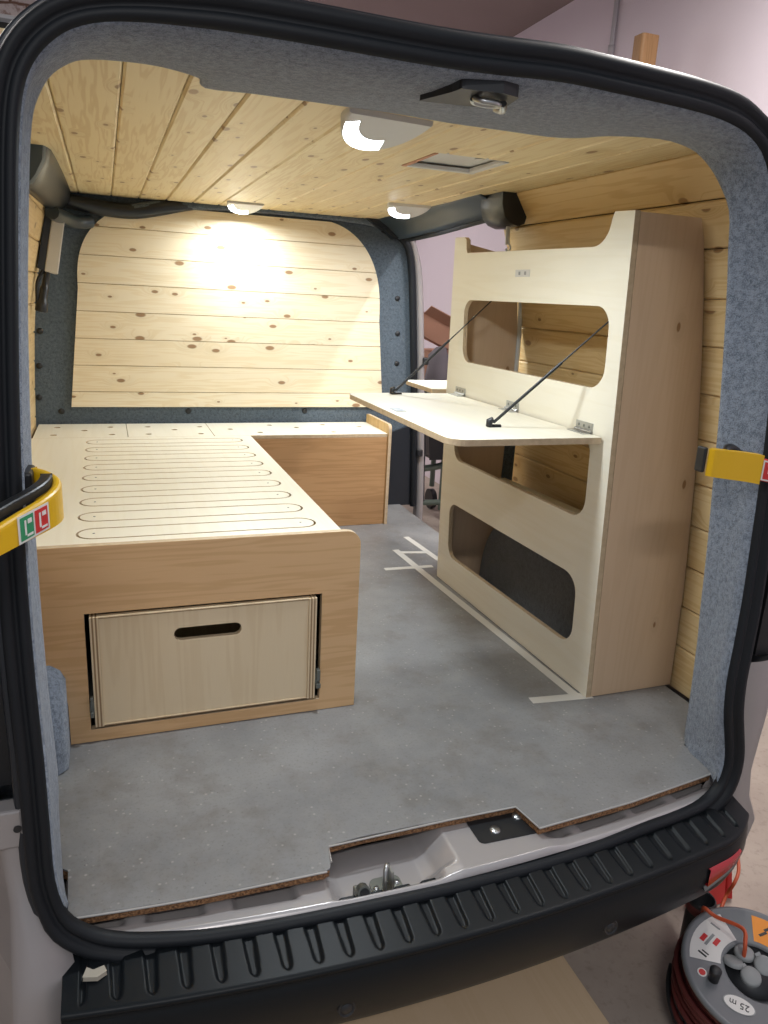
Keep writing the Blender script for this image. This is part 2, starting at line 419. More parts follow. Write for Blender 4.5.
# ------------------------------------------------------------------ garage
g = MB(); g.box(-4, 3.0, -4, 9, -.70, -.58); struct(g.build('floor', 'garage_concrete'), 'dusty brown concrete floor of the garage under the van')
g = MB(); g.box(2.75, 2.95, -4, 9, -.58, 2.8); struct(g.build('wall_right', 'plaster'), 'pale pinkish white plastered garage wall beside the van')
g = MB(); g.box(.0, 2.75, 6.85, 7.05, -.58, 2.8); struct(g.build('wall_back', 'plaster'), 'pale plastered garage wall ahead of the van')
g = MB(); g.box(-4, .0, 5.3, 5.5, -.58, 2.8); struct(g.build('wall_front', 'painted_brick'), 'old white painted brick wall ahead and left of the van')
g = MB(); g.box(-4.2, -4, -4, 9, -.58, 2.8); struct(g.build('wall_left', 'painted_brick'))
g = MB(); g.box(-4, 2.75, .9, 9, 2.78, 2.9); struct(g.build('ceiling', 'garage_ceiling'), 'brown garage ceiling above the van')

# ------------------------------------------------------------------ van shell
van = thing('van', 'silver van seen through its open rear doorway, grey carpet lined opening', 'van', (.575, 1.05, -.58))

# carpet lining of the rear opening
rows = []
lo = [Vector(p) for p in LO]; li = [Vector(p) for p in LI]
lo = [lo[0]]+[(lo[i-1]+lo[i]*2+lo[i+1])/4 for i in range(1, len(lo)-1)]+[lo[-1]]
cen = Vector((.575, 0, .65))
for i, (a, b_) in enumerate(zip(lo, li)):
    out = (b_-cen); out.y = 0; out.normalize()
    row = [a - out*-.012 + Vector((0, -.006, 0))]
    topness = max(0, min(1, (b_.z-1.25)/.08))
    for k, s in enumerate((0, .25, .5, .75, .93, 1.0)):
        p = a.lerp(b_, s)
        bul = math.sin(PI*s)*(.004*(1-topness)-.012*topness)
        p = p + out*bul*(1 if topness < .5 else 1)
        if k == 0: p = a.copy()
        row.append(p)
    w = .19 if b_.z < 1.2 else .05
    row.append(b_+out*.012+Vector((0, .008, 0)))
    row.append(b_+out*w*(1 if abs(out.x) > .5 else .6)+Vector((0, .02, 0)))
    rows.append(row)
rr = catmull  # densify along the loop
dense = list(zip(*[catmull(list(c), 3) for c in zip(*rows)]))
g = MB(); g.grid([list(r) for r in dense])
g.build('carpet_lining', 'carpet', van, solid=.004)

# rubber seal swept round the doorway
sl = catmull(smooth_loop(SI, 1), 3, True)
prof = [(.001, .006), (-.001, -.004), (.003, -.010), (.009, -.012), (.014, -.008), (.017, -.004), (.020, -.008), (.025, -.013), (.032, -.013), (.037, -.007), (.038, .003), (.036, .008), (.003, .008)]
rows = []
n = len(sl)
for i, p in enumerate(sl):
    d = (sl[(i+2) % n]-sl[i-2]).normalized()
    nb = Vector((0, -1, .08)).normalized()
    o_ = d.cross(nb).normalized()
    if o_.dot(p-Vector((.55, p.y, .62))) < 0: o_ = -o_
    kf = 1+max(.28*max(0, min(1, (.05-p.z)/.06)), .30*max(0, min(1, (p.z-1.29)/.03))*max(0, min(1, (p.x-.02)/.15)), .32*max(0, min(1, (p.x-1.0)/.15))); rows.append([p+o_*(u*kf)-nb*(w*kf) for u, w in prof])
g = MB(); g.grid(rows, closed_u=True); g.build('rubber_seal', 'rubber', van)
SEALO = [r[10] for r in rows]

# body frame just outside the seal: black gutter above, silver below
rows = []
for i, p in enumerate(SEALO):
    d = (SEALO[(i+2) % n]-SEALO[i-2]).normalized()
    o_ = d.cross(Vector((0, -1, .08))).normalized()
    if o_.dot(p-Vector((.55, p.y, .62))) < 0: o_ = -o_
    wd = .008
    rows.append([p-o_*.012+Vector((0, .012, 0)), p+o_*.004+Vector((0, .004, 0)), p+o_*wd+Vector((0, .006, 0)), p+o_*(wd+.004)+Vector((0, .022, 0)), p+o_*(wd+.004)+Vector((0, .10, 0)), p+Vector((0, .10, 0))])
g = MB(); g.grid(rows, closed_u=True); g.build('door_gutter', 'trim_dark', van)

# silver body corners low at each side
def corner(sgn, xs, name):
    g = MB(); rows = []
    for z, xo in xs:
        # seal outer x at this height
        cand = [p for p in SEALO if (p.x-.575)*sgn > 0]
        q = min(cand, key=lambda p: abs(p.z-max(z, .0)))
        xi = q.x - sgn*.004; yi = q.y+.018
        if z < .0: xi = -.1135 if sgn < 0 else q.x-.05*min(1, -z/.05)
        if z < -.04 and sgn < 0: yi = 1.02
        ys = yi-.006 if z > -.12 else yi-.012
        rows.append([(xi-sgn*.02, yi+.02, z), (xi, yi, z), ((xi+xo)/2, ys, z), (xo-sgn*.014, ys+.002, z), (xo-sgn*.003, ys+.012, z), (xo, ys+.04, z), (-.36 if sgn < 0 else 1.47, 1.36, z)])
    g.grid(rows); return g.build(name, 'silver_paint', van)
corner(-1, [(-.30, -.195), (-.21, -.197), (-.19, -.205), (-.12, -.19), (-.05, -.187), (.05, -.190), (.13, -.196), (.19, -.2), (.215, -.2)], 'body_corner')
corner(1, [(-.22, 1.375), (-.20, 1.385), (-.14, 1.40), (-.08, 1.375), (0., 1.362), (.07, 1.375), (.14, 1.385), (.24, 1.385), (.27, 1.385)], 'body_corner')
# stepped flange with a bolt hole above the left corner
g = MB(); g.box(-.24, -.155, 1.085, 1.12, .155, .222); g.build('body_flange', 'silver_paint', van, bevel=.004)
g = MB(); g.tube([(-.163, 1.083, .19), (-.163, 1.086, .19)], .006, 12); g.build('bolt_hole', 'black_plastic', van)

# lower rear body panel behind the bumper, and sides below the floor
g = MB(); g.box(-.16, 1.20, 1.10, 1.16, -.36, -.07); g.build('rear_panel', 'black_plastic', van)
g = MB(); g.box(-.25, 1.36, 1.18, 3.6, -.40, -.06); g.build('underbody', 'under_grey', van)
# outer side skins and roof (unlit outside of the body)
g = MB(); g.grid([[(-.36, 1.35, z) if z < .9 else (-.36+(z-.9)*.3, 1.35, z) for z in (-.38, .3, .9, 1.2, 1.375)], [(-.36, 4.2, z) if z < .9 else (-.36+(z-.9)*.3, 4.2, z) for z in (-.38, .3, .9, 1.2, 1.375)]], smooth=False)
g.build('side_skin', 'silver_paint', van, solid=.003)
g = MB(); g.grid([[(1.47, y, -.38), (1.47, y, .5), (1.40, y, 1.0), (1.34, y, 1.25), (1.262, y, 1.372)] for y in (1.30, 2.42)], smooth=False); g.build('side_skin', 'silver_paint', van, solid=.003)
g = MB(); g.box(-.22, 1.26, 1.40, 4.2, 1.366, 1.380); g.build('roof_skin', 'silver_paint', van, bevel=.01)

# --- load sill: pressed silver steel with pockets
def sill_h(x, y):
    yf = 1.012+.12*(x-.52)**2            # seal line
    v = y-yf
    def box_(a0, a1, e=.012):
        return max(0, min(1, (x-a0)/e+.5))*max(0, min(1, (a1-x)/e+.5))
    z = -.052
    ridge = max(0, min(1, (.040-v)/.014+.5))
    bumps = 0
    for a0, a1 in ((-.02, .02), (.11, .165), (.27, .34), (.84, .875), (.985, 1.02), (1.10, 1.14)):
        bumps = max(bumps, box_(a0, a1))
    pocket = box_(.345, .535, .03)
    block = box_(.565, .80, .04)
    low = -.050
    z = low + .020*max(ridge, bumps*max(0, min(1, (.085-v)/.012+.5)))
    z = z*(1-block)+(-.022)*block
    inner = max(0, min(1, (v-.012)/.01))
    z = z*(1-pocket*inner)+(-.060)*pocket*inner
    if v < .008: z = min(z, -.036)
    # recess for the black plate
    return z
g = MB(); rows = []
nx, ny = 260, 46
for i in range(nx+1):
    x = -.115+1.37*i/nx; yf = 1.016+.12*(x-.52)**2
    rows.append([(x, yf+.20*j/ny, sill_h(x, yf+.20*j/ny)) for j in range(ny+1)])
g.grid(rows)
sill = g.build('load_sill', 'silver_sill', van)
g = MB(); g.prism(rrect(.645, .80, 1.072, 1.17, .012), lambda u, v, w: (u, v-.02*(u-.73), w), -.0235, -.0195); g.build('black_plate', 'black_plastic', sill)
for bx, by in ((.755, 1.125), (.69, 1.10)):
    g = MB(); g.lathe([(0, .004), (.006, .004), (.008, .0025), (.011, .002), (.011, 0)], 20, Matrix.Translation((bx, by, -.0195))); g.build('bolt', 'steel', sill)
# striker loop and rubber buffer in the pocket
g = MB(); g.prism(rrect(.415, .475, 1.035, 1.085, .014), lambda u, v, w: (u, v, w), -.061, -.056)
st = g.build('striker_plate', 'dark_steel', sill, bevel=.001)
g = MB(); g.tube(catmull([(.437, 1.05, -.06), (.437, 1.052, -.035), (.440, 1.058, -.016), (.447, 1.070, -.016), (.449, 1.076, -.035), (.449, 1.078, -.06)], 4), .0045, 10); g.prism([(1.046, -.06), (1.08, -.06), (1.072, -.022), (1.054, -.022)], lambda u, v, w: (w, u, v), .450, .455)
g.build('striker_loop', 'steel', st)
for bx, by in ((.424, 1.06), (.466, 1.064)):
    g = MB(); g.lathe([(0, .003), (.0045, .003), (.006, 0)], 14, Matrix.Translation((bx, by, -.056))); g.build('screw', 'steel', st)
g = MB(); g.box(.378, .402, 1.040, 1.062, -.061, -.038); g.tube([(.390, 1.046, -.036), (.390, 1.030, -.030)], .012, 18); g.build('rubber_buffer', 'dark_steel', sill, bevel=.002)
g = MB(); g.tube([(.390, 1.032, -.031), (.390, 1.0275, -.0295)], .009, 18); g.build('buffer_cap', 'black_plastic', sill)

# --- rear bumper with ribbed tread
X0, X1 = -.112, 1.29
def bump_prof(x):
    yb = 1.008+.12*(x-.52)**2
    e = max(0, (x-1.17)/.12); e2 = e*e*.09
    el = 0
    yr = .913+.12*(x-.5)**2+e2*.45+el
    pts = []
    for k in range(41):
        s = k/40; y = (yb+.03)*(1-s)+(yr+.008)*s
        z = -.040-.016*s
        q_ = (x-.02)/.0525+.5
        c = abs(q_ % 1.0-.5)*2             # 0 centre of a groove, 1 between
        if -1.5 < q_ < 24:
            s1 = .93
            halfw = .50*(1-.38*s)
            if s > s1-.09: halfw *= math.sqrt(max(0, 1-((s-(s1-.09))/.09)**2))
            if halfw > 0:
                d = (halfw-c)/.16
                z -= .0052*max(0, min(1, d))
        pts.append((x, y, z))
    pts += [(x, yr+.002, -.057), (x, yr-.001, -.061), (x, yr+.001, -.067), (x, yr+.004, -.069), (x, yr, -.075), (x, yr-.004, -.09), (x, yr-.006, -.12), (x, yr+.002, -.155), (x, yr+.016, -.19), (x, yr+.034, -.22), (x, yr+.055, -.242), (x, yr+.085, -.252), (x, yr+.2, -.262)]
    return pts
g = MB(); NXB = 620
rows = [bump_prof(X0+(X1-X0)*i/NXB) for i in range(NXB+1)]
g.grid(rows)
g.add(rows[0], [list(range(len(rows[0])))]); g.add(rows[-1], [list(range(len(rows[-1])))[::-1]])
bumper = g.build('rear_bumper', 'bumper_plastic', van)
for sx, sz in ((.862, -.145), (.325, -.145)):
    yr = .913+.12*(sx-.5)**2
    T = Matrix.Translation((sx, yr-.001, sz)) @ Matrix.Rotation(math.radians(83), 4, 'X')
    g = MB(); g.lathe([(0, .0035), (.009, .0035), (.0105, .001), (.0125, .001), (.0135, .0035), (.0155, .003), (.016, -.004)], 24, T); g.build('parking_sensor', 'black_plastic', bumper)
g = MB(); xs = [1.118+.105*i/12 for i in range(13)]
rows = []
for i, x in enumerate(xs):
    q = bump_prof(x)
    s = i/12
    zt = -.098+.004*s; zb = -.138+.030*s
    yf = q[45][1]-.010
    rows.append([(x, yf+.012, zt+.002), (x, yf, zt), (x, yf+.001, (zt+zb)/2), (x, yf+.0, zb), (x, yf+.015, zb-.002)])
g.grid(rows); g.build('red_reflector', 'reflector', bumper)
g = MB(); rows = [[(p[0], p[1]+.001, p[2]-.001) for p in (r[3], r[4])]+[(r[3][0], r[3][1]+.004, r[3][2]-.016), (r[3][0], r[3][1]+.02, r[3][2]-.018)] for r in rows]
g.grid(rows); g.build('reflector_rim', 'grey_plastic', bumper)
g = MB(); g.prism([(-.082, 1.012), (-.060, 1.006), (-.046, 1.014), (-.050, 1.026), (-.066, 1.022), (-.076, 1.030)], lambda u, v, w: (u, v-.008, w), -.048, -.040)
g.build('chipped_mark', 'chip_mark', bumper, bevel=.002)

# --- wheel arches
def arch(x0, x1, sgn, name, yc, a, h):
    g = MB(); rows = []
    for k in range(25):
        t_ = PI*k/24
        y = yc-a*math.cos(t_); z = h*math.sin(t_)**.8
        yi = yc-(a-.03)*math.cos(t_); zi = (h-.03)*math.sin(t_)**.8
        rows.append([(x0, y, z), (x1-sgn*.03, y, z), (x1-sgn*.01, (y+yi)/2, (z+zi)/2+.004), (x1, yi, zi), (x1, yc-(a-.12)*math.cos(t_), zi*.7), (x1, yc, 0)])
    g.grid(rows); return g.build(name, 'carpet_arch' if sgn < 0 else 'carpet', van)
arch(-.295, -.118, 1, 'wheel_arch', 1.88, .40, .265)
arch(1.43, 1.27, -1, 'wheel_arch', 1.925, .43, .36)

# --- bulkhead carpet, with clips
bc = [(-.32, -.01), (1.42, -.01), (1.41, .3), (1.395, .6), (1.372, .95), (1.335, 1.2), (1.27, 1.30), (1.22, 1.345), (-.2, 1.345), (-.26, 1.2), (-.29, .9)]
g = plate(bc, [], .02, lambda u, v, w: (u, 3.425-w, v), 0)
g.mi = [0]*len(g.mi)
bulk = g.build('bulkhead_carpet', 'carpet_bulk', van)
for x, z in ((-.25, .80), (-.262, .66), (-.272, .53), (-.19, .472), (.33, .472), (.86, .472), (1.295, 1.0), (1.305, .84), (1.31, .70)):
    T = Matrix.Translation((x, 3.405, z)) @ Matrix.Rotation(PI/2, 4, 'X')
    g = MB(); g.lathe([(0, .006), (.008, .005), (.0125, .002), (.013, -.004)], 16, T); g.build('trim_clip', 'black_plastic', bulk)

# --- side door surround
g = MB(); g.tube(catmull([(1.20, 3.39, 1.30), (1.275, 3.385, 1.275), (1.325, 3.38, 1.225), (1.352, 3.38, 1.10), (1.375, 3.38, .85), (1.395, 3.38, .6), (1.415, 3.38, .3), (1.43, 3.38, -.01)], 5), .017, 10)
g.build('side_door_seal', 'rubber', van)
g = MB()
jr = [(1.285, 1.29), (1.335, 1.262), (1.362, 1.21), (1.39, 1.10), (1.415, .85), (1.435, .6), (1.455, .3), (1.47, .0), (1.47, -.3)]
g.grid([[(v.x-.03, 3.40, v.y), (v.x-.014, 3.372, v.y), (v.x, 3.366, v.y), (v.x+.012, 3.372, v.y), (v.x+.018, 3.39, v.y), (v.x+.02, 3.44, v.y)] for v in catmull([(a, b_, 0) for a, b_ in jr], 4)])
g.build('side_door_jamb', 'silver_paint', van, solid=.003)
g = MB(); g.tube(catmull([(1.475, 3.43, .62), (1.48, 3.42, .5), (1.485, 3.42, .2), (1.50, 3.43, .0)], 4), [.009]*7+[.014]*6, 8); g.build('jamb_rubber', 'rubber', van)
g = MB(); g.prism([(1.24, -.005), (1.425, -.005), (1.405, .3), (1.395, .40), (1.27, .36)], lambda u, v, w: (u, w, v), 3.385, 3.402); g.build('pillar_foot_trim', 'trim_dark', van, bevel=.006)
for z in (.70, .25):
    g = MB(); g.box(1.425, 1.455, 3.350, 3.368, z, z+.035); g.build('jamb_catch', 'black_plastic', van, bevel=.006)
# header rail over the sliding door
hr = []
for y, xa, za, xb, zb in ((3.40, 1.16, 1.335, 1.27, 1.262), (3.2, 1.18, 1.34, 1.245, 1.258), (3.0, 1.18, 1.34, 1.24, 1.262), (2.8, 1.175, 1.34, 1.238, 1.268), (2.6, 1.16, 1.342, 1.235, 1.277), (2.45, 1.15, 1.342, 1.235, 1.284), (2.33, 1.148, 1.342, 1.24, 1.288)):
    hr.append([(xa-.015, y, za+.006), (xa+.01, y, za-.008), ((xa*2+xb)/3+.012, y, (za*2+zb)/3-.004), (xb-.01, y, zb+.014), (xb+.01, y, zb), (xb+.035, y, zb+.006), (xb+.06, y, zb+.05)])
dense = list(zip(*[catmull(list(c), 4) for c in zip(*hr)]))
g = MB(); g.grid([list(r) for r in dense]); g.build('door_header_trim', 'trim_plastic', van, solid=.003)
g = MB(); g.tube(catmull([(1.31, 3.37, 1.262), (1.272, 3.2, 1.252), (1.262, 2.9, 1.258), (1.258, 2.6, 1.272), (1.258, 2.40, 1.282)], 5), .010, 8); g.build('header_seal', 'rubber', van)
g = MB(); pts = [(1.176, 1.345), (1.178, 1.30), (1.190, 1.265), (1.210, 1.247), (1.240, 1.238), (1.262, 1.247), (1.272, 1.285), (1.272, 1.345)]
g.grid([[(x*.6+1.22*.4, 2.40, z*.6+1.30*.4) for x, z in pts], [(x, 2.375, z) for x, z in pts], [(x, 2.30, z-.004) for x, z in pts], [(x, 2.235, z) for x, z in pts], [(x, 2.225, z+.004) for x, z in pts]], smooth=True)
g.add([(x, 2.225, z) for x, z in pts], [list(range(8))])
g.build('header_end_cap', 'trim_dark', van, bevel=.004)
g = MB(); g.tube([(1.23, 2.27, 1.24), (1.232, 2.27, 1.185)], .0075, 8); g.tube(catmull([(1.232, 2.262, 1.19), (1.238, 2.258, 1.175), (1.232, 2.262, 1.163), (1.224, 2.262, 1.172)], 4), .0035, 6)
g.build('hanging_cord', 'linen', van)
g = MB(); g.tube([(1.232, 2.262, 1.165), (1.232, 2.262, 1.05)], .0045, 8); g.build('cord_tail', 'linen', van)

# --- trim at the upper left corner, running to the bulkhead
tl = []
for y, x1, zb in ((2.32, -.150, 1.235), (2.36, -.142, 1.232), (2.5, -.136, 1.235), (2.9, -.130, 1.245), (3.25, -.128, 1.25), (3.34, -.128, 1.25)):
    w = .036 if y < 2.4 else .06
    tl.append([(x1-.075, y, 1.345), (x1-.072, y, zb+.02), (x1-.055, y, zb+.002), (x1-.03, y, zb), (x1-.012, y, zb+.006), (x1, y, zb+.022), (x1+.022, y, 1.30), (x1+.028, y, 1.345)])
g = MB(); g.grid([list(r) for r in zip(*[catmull(list(c), 3) for c in zip(*tl)])])
g.build('corner_trim', 'trim_dark', van)
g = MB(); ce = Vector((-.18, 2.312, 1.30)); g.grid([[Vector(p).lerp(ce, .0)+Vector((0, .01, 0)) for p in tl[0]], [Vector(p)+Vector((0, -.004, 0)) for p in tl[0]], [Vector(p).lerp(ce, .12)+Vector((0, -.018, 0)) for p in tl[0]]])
g.add([Vector(p).lerp(ce, .12)+Vector((0, -.018, 0)) for p in tl[0]], [list(range(8))[::-1]]); g.build('trim_end', 'trim_lit', van)
g = MB(); g.tube(catmull([(-.16, 3.10, 1.235), (-.125, 3.25, 1.228), (-.085, 3.33, 1.222), (-.035, 3.37, 1.232)], 5), [.026]*16, 10)
g.build('curved_corner_trim', 'trim_plastic', van)
g = MB(); g.tube(catmull([(-.12, 3.36, 1.30), (.02, 3.38, 1.285), (.14, 3.39, 1.285), (.28, 3.39, 1.315), (.42, 3.395, 1.33)], 5), [.03]*15+[.028, .024, .02, .016, .012, .01], 10)
g.build('dark_corner_trim', 'trim_dark', van)
g = MB(); g.tube(catmull([(.12, 3.38, 1.29), (.25, 3.385, 1.318), (.55, 3.395, 1.336), (.9, 3.395, 1.336), (1.15, 3.39, 1.325), (1.25, 3.385, 1.30)], 5), .018, 10)
g.build('bulkhead_top_trim', 'carpet_bulk', van)
g = MB(); g.prism([(1.10, 1.34), (1.24, 1.34), (1.29, 1.28), (1.25, 1.255), (1.20, 1.29), (1.15, 1.31)], lambda u, v, w: (u, w, v), 3.345, 3.40); g.build('dark_corner_trim', 'trim_dark', van, bevel=.006)

# --- roof lock on the header
g = MB()
g.prism([(.470, 1.262), (.500, 1.185), (.505, 1.160), (.585, 1.150), (.625, 1.160), (.640, 1.232), (.60, 1.245)], lambda u, v, w: (.558+(u-.555)*.82, v-.022, w), 1.306, 1.335)
lk = g.build('roof_lock', 'black_plastic', van, bevel=.006)
g = MB(); g.tube(catmull([(.553, 1.165, 1.303), (.558, 1.150, 1.297), (.580, 1.147, 1.296), (.592, 1.158, 1.296), (.580, 1.173, 1.298), (.558, 1.176, 1.300), (.552, 1.170, 1.303)], 4), .0045, 8)
g.tube(catmull([(.600, 1.16, 1.30), (.608, 1.175, 1.295), (.604, 1.192, 1.30)], 4), .006, 8); g.build('lock_claw', 'steel', lk)

# ------------------------------------------------------------------ interior room surfaces
# floor board with chipboard edge
fo = [(-.104, 1.089), (.10, 1.074), (.326, 1.070), (.337, 1.074), (.341, 1.085), (.349, 1.131), (.42, 1.137), (.60, 1.136), (.754, 1.134), (.768, 1.062), (1.0, 1.078), (1.246, 1.110), (1.252, 1.118), (1.266, 1.222), (1.42, 1.26), (1.43, 2.40), (1.36, 2.46), (1.36, 3.40), (-.28, 3.40), (-.285, 1.27), (-.125, 1.215), (-.108, 1.20)]
g = plate(fo, [], .004, lambda u, v, w: (u, v, -.004+w), .0006); g.mi = [0]*len(g.mi)
fl = g.build('floor', 'vinyl', None); struct(fl, 'grey speckled concrete look vinyl floor inside the van')
fo2 = [(x+(.002 if x > .5 else 0), y+(.004 if y < 1.2 else 0)) for x, y in fo]
g = plate(fo2, [], .017, lambda u, v, w: (u, v, -.0212+w), 0); g.mi = [0]*len(g.mi); ch = g.build('chipboard_core', 'chipboard', fl)
g = MB(); g.tube(catmull([(-.104, 1.088, -.002), (.10, 1.073, -.002), (.33, 1.069, -.002)], 4), .0020, 8); g.tube([(.344, 1.09, -.002), (.350, 1.130, -.002), (.60, 1.1345, -.002), (.754, 1.133, -.002), (.768, 1.061, -.002), (1.0, 1.077, -.002), (1.25, 1.110, -.002)], .0020, 8)
g.build('edge_trim', 'vinyl_edge', fl)

def board_sec(A, B, nrm, th=.014, ch=.0045, gap=.0008):
    A = Vector(A); B = Vector(B); nn_ = Vector(nrm); d = (B-A).normalized()
    return [A+d*gap-nn_*th, A+d*gap-nn_*ch, A+d*(gap+ch), B-d*(gap+ch), B-d*gap-nn_*ch, B-d*gap-nn_*th]
# ceiling
edges = [-.20, -.17+.0, -.075, .047, .152, .258, .363, .468, .573, .678, .783, .888, .993, 1.098, 1.226]
HX0, HX1, HY0, HY1 = .755, .955, 1.775, 1.985
g = MB()
for x0, x1 in zip(edges[1:-1], edges[2:]):
    y1 = 3.40; y0 = 1.36
    if x1 <= -.07: segs = [(1.36, 2.36, x0, x1), (2.36, y1, -.118, x1)]
    else:
        y0 = 1.36 if .2 > x0 or x0 > .85 else 1.42
        segs = [(y0, y1, x0, x1)]
        if x0 < HX1 and x1 > HX0:
            segs = [(y0, HY0, x0, x1), (HY1, y1, x0, x1)]
            if x0 < HX0: segs.append((HY0, HY1, x0, HX0))
            if x1 > HX1: segs.append((HY0, HY1, HX1, x1))
        if x0 > 1.05: segs = [(y0, 2.34, x0, x1), (2.34, y1, x0, 1.165)]
    for ya, yb, xa, xb in segs:
        sec = board_sec((xa, 1.335), (xb, 1.335), (0, -1))
        g.prism([tuple(p) for p in sec], lambda u, v, w: (u, w, v), ya, yb)
g.mi = [0]*len(g.mi)
ceil = struct(g.build('ceiling', 'pine_ceiling'), 'varnished knotty pine board ceiling inside the van')
g = MB(); g.box(-.24, HX0-.001, 1.38, 3.42, 1.350, 1.362); g.box(HX1+.001, 1.27, 1.38, 3.42, 1.350, 1.362); g.box(HX0-.001, HX1+.001, 1.38, HY0-.001, 1.350, 1.362); g.box(HX0-.001, HX1+.001, HY1+.001, 3.42, 1.350, 1.362)
g.build('ceiling_backing', 'void_dark', ceil)
# hatch
h = thing('ceiling_hatch', 'white rectangular hatch panel set in a rough cut opening in the pine ceiling', 'hatch', (.855, 1.88, 1.345))
g = MB(); g.prism(rrect(HX0+.002, HX1+.02, HY0-.01, HY1-.002, .008), lambda u, v, w: (u, v, w), 1.3465, 1.3495); g.build('panel', 'white_plastic', h)
g = MB(); g.box(HX1-.022, HX1-.004, HY0+.004, HY1-.004, 1.332, 1.343); g.box(HX0+.004, HX1-.004, HY1-.020, HY1-.004, 1.331, 1.342); g.box(HX0+.004, HX1-.02, HY0+.003, HY0+.012, 1.336, 1.346)
g.build('frame', 'white_plastic', h, bevel=.002)
g = MB(); g.tube([(.872, 1.785, 1.343), (.872, 1.785, 1.333)], .012, 14); g.build('catch', 'white_plastic', h)
g = MB(); g.prism([(HX0-.004, HY0+.01), (HX0+.004, HY0), (HX0+.006, HY1), (HX0+.002, HY1+.004), (HX0-.008, HY1)], lambda u, v, w: (u, v, w), 1.333, 1.347); g.prism([(HX0, HY1), (HX1, HY1), (HX1-.02, HY1+.006), (HX0+.12, HY1+.004), (HX0+.05, HY1+.012)], lambda u, v, w: (u, v, w), 1.3335, 1.347)
g.build('rough_cut_edge', 'cardboard', h)

# right wall boards
rp = [(1.445, -.01), (1.440, .12), (1.436, .235), (1.430, .35), (1.421, .465), (1.409, .58), (1.397, .695), (1.381, .81), (1.363, .925), (1.342, 1.035), (1.318, 1.145), (1.283, 1.245), (1.222, 1.337)]
g = MB()
for k, (A, B) in enumerate(zip(rp[:-1], rp[1:])):
    d = (Vector(B)-Vector(A)).normalized(); nn_ = (-d.y, d.x)
    yend = 2.50 if k < 9 else 2.40+(.0 if k < 11 else -.06)
    g.prism([tuple(p) for p in board_sec(A, B, nn_)], lambda u, v, w: (u, w, v), 1.24, yend)
g.mi = [0]*len(g.mi)
wr = struct(g.build('wall_right', 'pine_wall'), 'knotty pine boarded wall behind the tall shelf unit')
g = MB(); g.grid([[(x+.016, 1.24, z) for x, z in rp], [(x+.016, 2.5 if False else 2.38, z) for x, z in rp]], smooth=False); g.build('wall_backing', 'void_dark', wr, solid=.003)
# left wall boards
lp = [(-.30, -.01), (-.298, .22), (-.295, .335), (-.290, .45), (-.285, .565), (-.278, .68), (-.270, .795), (-.258, .91), (-.240, 1.025), (-.215, 1.135), (-.19, 1.235), (-.165, 1.335)]
g = MB()
for A, B in zip(lp[:-1], lp[1:]):
    d = (Vector(B)-Vector(A)).normalized(); nn_ = (d.y, -d.x)
    g.prism([tuple(p) for p in board_sec(A, B, nn_)], lambda u, v, w: (u, w, v), 1.24, 3.42)
g.mi = [0]*len(g.mi)
wl = struct(g.build('wall_left', 'pine_wall'), 'knotty pine boarded wall beside the slatted bed box')
g = MB(); g.grid([[(x-.016, 1.24, z) for x, z in lp], [(x-.016, 3.42, z) for x, z in lp]], smooth=False); g.build('wall_backing', 'void_dark', wl, solid=.003)

# bulkhead boards
def blr(z):       # left and right edges of the panel at height z
    zt = 1.298+.0
    l = -.150+.06*(z-.49)/.55; r = 1.242-.05*(z-.49)/.55
    if z > .98:
        s = min(1, (z-.98)/(1.312-.98)); l = -.097+(.30)*(1-math.sqrt(max(0, 1-s**2.6)))
    if z > .90:
        s = min(1, (z-.90)/(1.315-.90)); r = 1.205-(.30)*(1-math.sqrt(max(0, 1-s**2.6)))
    return l, r
zed = [.491, .557, .667, .777, .887, .997, 1.107, 1.217, 1.311]
g = MB()
for z0, z1 in zip(zed[:-1], zed[1:]):
    zz = [z0+.0012+(z1-z0-.0024)*k/10 for k in range(11)]
    Lp = [(blr(z)[0], z) for z in zz]; Rp = [(blr(z)[1], z) for z in zz]
    out = Lp[::-1]+Rp
    ins = []
    g.prism(out, lambda u, v, w: (u, w, v), 3.392, 3.405)
g.mi = [0]*len(g.mi)
wf = struct(g.build('wall_front', 'pine_bulkhead', bevel=.0025), 'pale knotty pine panel on the grey carpeted front bulkhead')
zz = [.495+.81*k/24 for k in range(25)]
g = MB(); g.prism([(blr(z)[0]+.004, z) for z in zz][::-1]+[(blr(z)[1]-.004, z) for z in zz], lambda u, v, w: (u, w, v), 3.4005, 3.4045); g.build('panel_backing', 'cut_pine', wf)

# ------------------------------------------------------------------ bed box
bed = thing('bed_box', 'wooden bed box with slatted birch top and a pulled out drawer in its front', 'bed', (.13, 1.6, 0))
fp = [(-.117, .001), (.549, .001), (.549, .43)]+[(.549-.035+.035*math.cos(a*PI/16), .432+.035*math.sin(a*PI/16)) for a in range(1, 9)]+[(-.27, .468), (-.28, .46), (-.28, .24), (-.20, .222), (-.162, .203), (-.137, .175), (-.123, .14), (-.117, .10)]
op = [(-.073, .032), (.457, .032), (.457, .314), (-.073, .314)]
g = plate(fp, [op], .018, lambda u, v, w: (u, 1.618-w, v), .0008); g.build('front_panel', ['oak_front', 'ply_edge'], bed)
g = MB(); g.box(.531, .548, 1.618, 3.078, .001, .405); g.build('side_panel', 'oak_front', bed)
